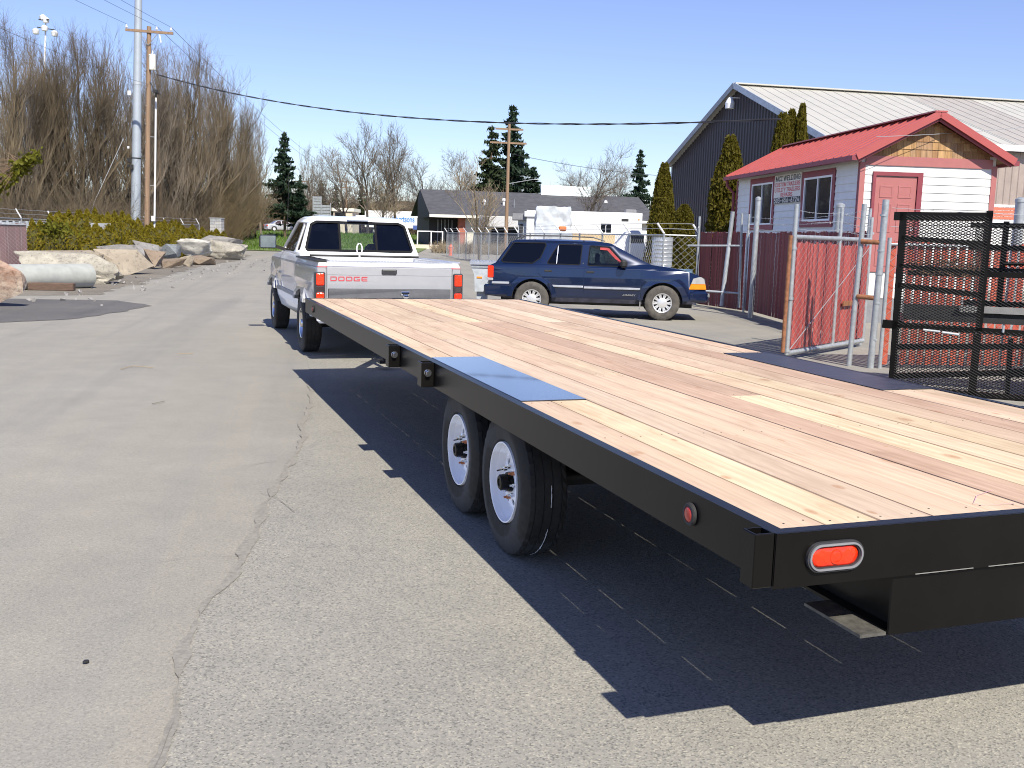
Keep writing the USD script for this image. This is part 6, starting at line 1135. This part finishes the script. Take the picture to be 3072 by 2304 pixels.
# conifers
cf = []
for seed, H, R, dr, nm in ((41, 12, 3.3, .35, 'needle'), (42, 12, 2.9, .45, 'needle_y')):
    a, b, c = conifer(seed, H, R, 21, 52, dr); cf.append(tree('conifer_tree', 'conifer', 'tree', a, b, mt['bark_brown'], mt[nm], None, c))
place(cf[0], [(-23.5, 104, 1.1, .5, (.8, .8, .88), 'dark spruce at the right end of the poplar row'), (-.7, 118, 1.35, 2., (1.2, 1.2, 1.28), 'tallest dark conifer above the store behind the wooden pole'), (14.2, 120, 1.35, 1., (.75, .75, .91), 'dark conifer right of the store roof'), (17.9, 126, 1.4, 3., (.7, .7, .77), 'dark conifer tip just left of the barn corner'), (-22.9, 108, 1.15, 4., (.7, .7, .42), 'low dark spruce at the foot of the tall spruce'), (1.8, 121, 1.35, 5., (1., 1., .72), 'shorter dark conifer at the right of the tallest one'), (-27.6, 131, 1.42, 2.2, (.4, .4, .62), 'narrow dark conifer left of the rack tower')], [])
place(cf[1], [(-2.9, 112, 1.25, .2, (1.05, 1.05, 1.04), 'olive green fir left of the tallest dark conifer'), (-28.5, 150, 1.42, .9, (.5, .5, .65), 'small far conifer above the rack tower'), (-26.4, 150, 1.42, 2., (.45, .45, .6), 'small far conifer right of the rack tower'), (-22.6, 150, 1.42, 3., (.5, .5, .62), 'small far conifer left of the tallest bare tree')], [])
# hedge shrubs and arborvitae
def shrub(seed, H, R, n, ls, plumes=14, spread=1.):
    """upright feathery plumes standing together"""
    r = np.random.default_rng(seed); C = []; core = M(); ico = trimesh.creation.icosphere(2, 1.)
    for k in range(plumes):
        az = k*2.4+r.uniform(-.3, .3); q = math.sqrt((k+.3)/plumes); rr = R*.72*q*spread; h = H*(1-.30*q**2)*r.uniform(.72, 1.08); pr = R*r.uniform(.40, .55); c0 = np.array([rr*math.cos(az), rr*math.sin(az), 0]); ln = np.array([math.cos(az), math.sin(az), 0])*.12*q
        m = int(n/plumes); t = r.uniform(0, 1, m); a = r.uniform(0, 6.28, m); w = pr*np.sin(np.pi*np.clip(.28+t*.72, 0, 1))**.8*(1.0-.25*t)*np.sqrt(r.uniform(.45, 1.1, m)); C.append(c0+np.c_[w*np.cos(a), w*np.sin(a), .03+t*h]+ln*(t*h)[:, None])
        v = np.array(ico.vertices)*[pr*.6, pr*.6, h*.45]+c0+[0, 0, h*.44]; v[:, :2] += ln[:2]*v[:, 2:3]; core.add(v, ico.faces)
    return leaves(np.vstack(C), ls, r, 1.3, .9), core
def column(seed, H, R, n, ls, taper=.72):
    r = np.random.default_rng(seed); t = r.uniform(0, 1, n)**.8; az = r.uniform(0, 6.28, n); lump = 1+.42*(meshkit.fbm(np.c_[np.cos(az)*2.1, np.sin(az)*2.1, t*4.5]+seed, 3)-.5)*2; rad = R*(1-taper*t**1.6)*np.sqrt(np.clip(1-((t-.35)/.68).clip(0, 1)**6, 0, 1))*lump*r.uniform(.72, 1.06, n); c = np.c_[rad*np.cos(az), rad*np.sin(az), .05+t*H*(.93+.07*lump)]
    core = trimesh.creation.icosphere(3, 1.); v = np.array(core.vertices); v = v*[R*.70, R*.70, H*.46]*(1+.2*(meshkit.fbm(v*2+seed, 3)-.5))[:, None]+[0, 0, H*.47]; k = np.clip(v[:, 2]/H, 0, 1); v[:, :2] *= (1-taper*.8*k**1.6)[:, None]
    return leaves(c, ls, r, 1.2, .9), (v, core.faces)
GH = 'hedge of yellow green arborvitae shrubs'; HL = 'yellow green arborvitae shrub in the hedge behind the boulders'
hp = []
for i in range(3):
    lv, co = shrub(60+i, 2.3, 1.25, 13000, .075); h_ = thing('hedge_shrub', HL, 'shrub', (0, 0, 0), 0, GH); obj('crown', lv, mt['arb'], h_); obj('core', co, mt['arb_core'], h_); hp.append(h_)
hs = [(-18.3, 40.4, 2.05), (-18.7, 42.6, 2.15), (-19.0, 45.2, 2.25), (-19.3, 47.6, 2.4), (-19.6, 50.3, 2.25), (-19.7, 52.4, 2.15), (-19.7, 54.6, 2.05), (-19.7, 57., 1.95), (-19.7, 59.6, 2.0), (-19.5, 62.3, 1.7), (-19.0, 64.3, 1.55), (-18.3, 41.5, 1.7), (-18.9, 44.0, 1.9), (-19.1, 46.4, 2.0), (-19.3, 49.0, 2.1), (-19.5, 51.4, 1.9), (-19.3, 60.9, 1.4)]
bh = {0: [], 1: [], 2: []}
for i, (x, y, H) in enumerate(hs): bh[i % 3].append((x, y, 0, r.uniform(0, 6.3), (r.uniform(.85, 1.05), r.uniform(.85, 1.05), H/2.2)))
for i in range(3): place(hp[i], bh[i], [], HL, GH)
ap = []
lv, co = column(80, 5, .95, 13000, .085); a_ = thing('arborvitae_tree', 'arborvitae', 'tree'); obj('crown', lv, mt['arb_dark'], a_); obj('core', co, mt['arb_core'], a_)
place(a_, [(6.78, 33.2, 0, .3, (.82, .82, .99), 'tall olive arborvitae at the left end of the red roofed shed'), (8.46, 33.4, .0, 1.2, (.60, .60, 1.14), 'left of three arborvitae tips above the red roof'), (8.82, 33.7, .0, 2.2, (.62, .62, 1.17), 'middle of three arborvitae tips above the red roof'), (9.10, 33.5, .0, 3.0, (.5, .5, 1.20), 'right and tallest of three arborvitae tips above the red roof'), (6.75, 47.6, 0, 4.0, (.8, .8, 1.02), 'dark arborvitae at the far left corner of the brown building'), (6.45, 39.5, 0, 5.0, (.75, .75, .60), 'short shaded arborvitae against the brown gable wall')], [])
# ivy clad leaning trunk at the far left
IV = thing('leaning_trunk', 'leaning ivy covered dead trunk at the far left edge', 'tree', (-18.0, 30.2, 0))
pts = np.array([(0, 0, 0), (.9, 0, .9), (2.1, -.1, 2.15), (3.2, -.1, 3.2), (3.85, -.1, 3.72)]); obj('trunk', M().tube(pts, [.16, .15, .12, .09, .05], 9), mt['bark_brown'], IV)
r = np.random.default_rng(5); t = r.uniform(.8, 4, 1500)**1.0; i = np.minimum(t.astype(int), 3); c = pts[i]+(pts[i+1]-pts[i])*(t-i)[:, None]+r.normal(0, .09, (1500, 3))+[.12, -.08, -.10]; obj('ivy', leaves(c, .075, r, 0, 1.3), mt['ivy'], IV)
t = r.uniform(.5, 3.6, 500); i = t.astype(int); b = pts[i]+(pts[i+1]-pts[i])*(t-i)[:, None]; d = np.c_[r.normal(-.5, .25, 500), r.normal(0, .3, 500), r.normal(-.35, .35, 500)]; obj('dead_fronds', sticks(b, b+d*r.uniform(.5, 1.5, 500)[:, None], .007, .003), mt['dead'], IV)
c = np.array([(-15.3, 34, 1.45)])+r.normal(0, 1, (260, 3))*[.28, .15, .16]; obj('creeper', leaves(c, .08, r, 0, 1.2), mt['ivy'], label='clump of yellow green creeper on the fence beside the maroon screen', cat='plant', kind='stuff')
# ------------------------------------------------------------------ poles and wires
MP = thing('steel_monopole', 'tall tapered grey steel monopole rising out of the picture', 'pole', (-22.38, 60, 0))
tp = [(.0, 0, 0), (.10, 0, 2.6), (.30, 0, 7.6), (.57, 0, 14.4), (.90, 0, 23)]; mt['mono'] = mat('monopole_grey', (.36, .40, .43), .5, .25, var=.08, scale=2)
obj('shaft', M().tube(tp, [.29, .275, .245, .205, .17], 24), mt['mono'], MP, smooth=50)
obj('collar', M().tube([(.385, 0, 9.72), (.39, 0, 9.86)], .25, 20), mt['zinc_matt'], MP); obj('collar', M().tube([(.22, 0, 5.53), (.222, 0, 5.6)], .268, 20), mt['black_dull'], MP)
for k, (x, z, s) in enumerate(((-.08, 5.42, .10), (.04, 5.05, .10), (-.16, 5.1, .06), (.02, 8.9+.3, .09), (-.12, 6.15, .05))): obj('equipment_box', rbox((x-s, -.36, z-s*1.4), (x+s, -.24, z+s*1.4), .015), mt['black_dull'] if k < 3 else mt['sky_white'], MP)
for k in range(16): obj('step_peg', M().tube([(.30+k*.012, 0, .9+k*.42), (.46+k*.012, 0, .9+k*.42)], .012, 5), mt['black_dull'], MP)
mt['pole_wood'] = mat('pole_wood', (.235, .155, .095), .85, var=.22, scale=2, stretch=(6, 6, .3))
UP = thing('utility_pole', 'brown wooden utility pole with crossarm right of the steel monopole', 'utility pole', (-20.26, 56, 0))
obj('shaft', M().tube([(0, 0, 0), (.2, 0, 6), (.44, 0, 12.2)], [.155, .14, .115], 12), mt['pole_wood'], UP, smooth=50)
ca = obj('crossarm', M().bar((-.78, -.12, 11.98), (1.75, -.12, 11.85), .10, .13), mt['pole_wood'], UP)
obj('arm_brace', M().bar((-.05, -.15, 11.9), (.42, -.14, 11.2), .03, .03).bar((.95, -.15, 11.85), (.42, -.14, 11.2), .03, .03), mt['grey_steel'], UP)
for x, z in ((-.72, 12.04), (.88, 11.97), (1.64, 11.94)): obj('insulator', moved(revolve([(0, .02), (.05, .03), (.06, .07), (.12, .075), (.14, .04), (.2, .045), (.22, .001)], 12, 'z', close=False), Tm((x, -.12, z))), mt['sky_white'], UP)
tf = obj('transformer', moved(revolve([(0, .001), (0, .16), (.04, .175), (.72, .175), (.74, .19), (.80, .16), (.83, .001)], 18, 'z', close=False), Tm((.60, -.1, 9.95))), mt['fascia'], UP, smooth=40); obj('bushing', M().tube([(.62, -.1, 10.75), (.64, -.1, 10.95)], [.035, .02], 8), mt['sky_white'], tf)
obj('jumper_wire', M().tube([(.88, -.12, 12.0), (.95, -.15, 11.6), (.72, -.12, 10.95)], .008, 4), mt['wire_dark'], UP); obj('cut_out', M().tube([(1.05, -.2, 11.75), (1.12, -.2, 11.35)], .035, 8), mt['sky_white'], UP)
for k in range(11): obj('bolt', rbox((.0+k*.037-.05, -.17, 1.4+k*.95), (.03+k*.037-.05, -.13, 1.45+k*.95), .005), mt['zinc'], UP)
obj('lamp_bracket', M().tube([(.36, 0, 9.4), (.55, -.1, 9.15), (.66, -.12, 8.9)], .03, 6).box((.62, -.24, 8.78), (.86, -.02, 8.92)), mt['black_dull'], UP)
WP = thing('conduit_mast', 'thin white service mast beside the brown wooden pole', 'mast', (-20.03, 56.5, 0)); obj('pipe', M().tube([(0, 0, 0), (.31, 0, 8.6)], .052, 10), mt['sky_white'], WP); obj('weatherhead', M().tube([(.31, 0, 8.6), (.34, -.05, 8.85), (.5, -.1, 8.8)], .06, 8), mt['black_dull'], WP)
for z in (3.9, 6.5): obj('stand_off', M().bar((.0+z*.036, 0, z), (-.25+z*.036, -.2, z), .03, .03), mt['zinc'], WP)
obj('meter_box', rbox((-.05, -.2, 1.95), (.16, -.06, 2.25), .02), mt['sky_white'], WP)
FM = thing('floodlight_mast', 'distant floodlight mast with white lamps above the poplars at upper left', 'light mast', (-44.3, 95, .3)); obj('shaft', M().tube([(0, 0, 0), (1.35, 0, 19.4)], [.16, .07], 8), mt['sky_white'], FM); obj('lamp_ring', M().tube([(.55, 0, 18.9), (2.15, 0, 18.7)], .05, 6).bar((.9, -.4, 19.5), (1.8, -.4, 19.5), .1, .1), mt['trim_dark'], FM)
for x, z in ((.5, 18.55), (2.2, 18.4), (1.2, 19.75), (1.45, 19.55), (1.3, 18.85)): obj('lamp', moved(revolve([(-.3, .001), (-.28, .25), (.05, .32), (.2, .12), (.25, .001)], 14, 'z', close=False), Tm((x, -.2, z))), mt['sky_white'], FM, smooth=40)
MPb = thing('utility_pole', 'brown wooden pole in front of the conifers behind the store fence', 'utility pole', (-.83, 85, .05)); obj('shaft', M().tube([(0, 0, 0), (.03, 0, 10.8)], [.17, .12], 10), mt['pole_wood'], MPb, smooth=50); obj('crossarm', M().bar((-1.1, 0, 10.3), (1.2, 0, 10.25), .12, .14), mt['pole_wood'], MPb); obj('crossarm', M().bar((-1.5, 0, 9.2), (1.5, 0, 9.15), .12, .14), mt['pole_wood'], MPb); obj('street_lamp_arm', M().tube([(.1, 0, 5.9), (2.2, -.2, 6.3), (2.6, -.2, 6.28)], .03, 6), mt['zinc'], MPb)
for (x, y, H, lab) in ((-29.6, 140, 8.4-1.42, 'far wooden pole with crossarms left of the pickup aerial'), (-24.9, 150, 9.0-1.42, 'far wooden pole with two crossarms above the rack tower')):
    q = thing('utility_pole', lab, 'utility pole', (x, y, 1.42)); obj('shaft', M().tube([(0, 0, 0), (0, 0, H)], [.16, .12], 8), mt['pole_wood'], q)
    for k, w in ((.15, 2.2), (1.0, 2.0)): obj('crossarm', M().bar((-w/2, 0, H-k), (w/2, .2, H-k), .12, .14), mt['pole_wood'], q)
LM = thing('guy_marker', 'pale guy wire with small white box left of the monopole', 'guy wire', (-24.6, 58, 0)); obj('wire', M().tube([(0, 0, .8), (.75, 0, 3.0), (1.9, 1.5, 6.6)], .014, 5), mt['wire'], LM); obj('box', rbox((.22, -.08, 1.95+.1), (.42, .04, 2.25), .02), mt['sky_white'], LM); obj('guard', M().tube([(-.1, 0, .8), (.25, -.02, 1.95)], .04, 6), mat('guard_yellow', (.5, .45, .08), .5), LM)
def span(label, p, q, sag, rad, m, name='overhead_wire', twist=False, n=60):
    p, q = np.array(p, float), np.array(q, float); t = np.linspace(0, 1, n)[:, None]; c = p+(q-p)*t; c[:, 2:] -= 4*sag*t*(1-t)
    mm = M(); o = c-c[0]
    if twist:
        ph = t[:, 0]*np.linalg.norm(q-p)*2.2
        for k in (0, np.pi): oo = o.copy(); oo[:, 2] += rad*1.1*np.sin(ph+k); oo[:, 1] += rad*1.1*np.cos(ph+k); mm.tube(oo, rad, 5)
    else: mm.tube(o, rad, 5)
    x = thing(name, label, 'wire', p); obj('strand', mm, m, x); return x
span('thick dark twisted service cable sagging from the wooden pole to the shed side', (-19.5, 56, 9.75), (7.69, 30.6, 5.30), 1.0, .017, mt['wire_dark'], 'service_cable', True, 180)
ins = [(-20.98, 55.9, 12.28), (-19.38, 55.9, 12.2), (-18.62, 55.9, 12.17)]
for k, (p, q) in enumerate(zip(ins, ((-26.4, 6, 15.3), (-24.3, 6, 15.2), (-22.2, 6, 15.1)))): span(('left', 'middle', 'right')[k]+' of three thin wires from the crossarm up to the top left', p, q, .6, .009, mt['wire_dark'])
for k, (p, q) in enumerate(zip(ins[1:], ((-25.4, 150, 8.9), (-24.4, 150, 8.9)))): span(('lower', 'upper')[k]+' of two thin wires running from the crossarm down to the far right pole', p, q, .8, .012, mt['wire_dark'])
span('thin wire crossing the poplars below the floodlight mast', (-21.5, 36, 9.9), (-19.9, 56, 9.2), .3, .008, mt['wire_dark'])
span('thin wire from the wooden pole in front of the conifers toward the barn', (-.8, 85, 8.4), (24, 110, 8.6), .7, .02, mt['wire_dark'])
span('thin pale wire across the red gable of the shed', (7.4, 21.5, 3.92), (16.5, 26.0, 5.4), .15, .006, mt['wire'])
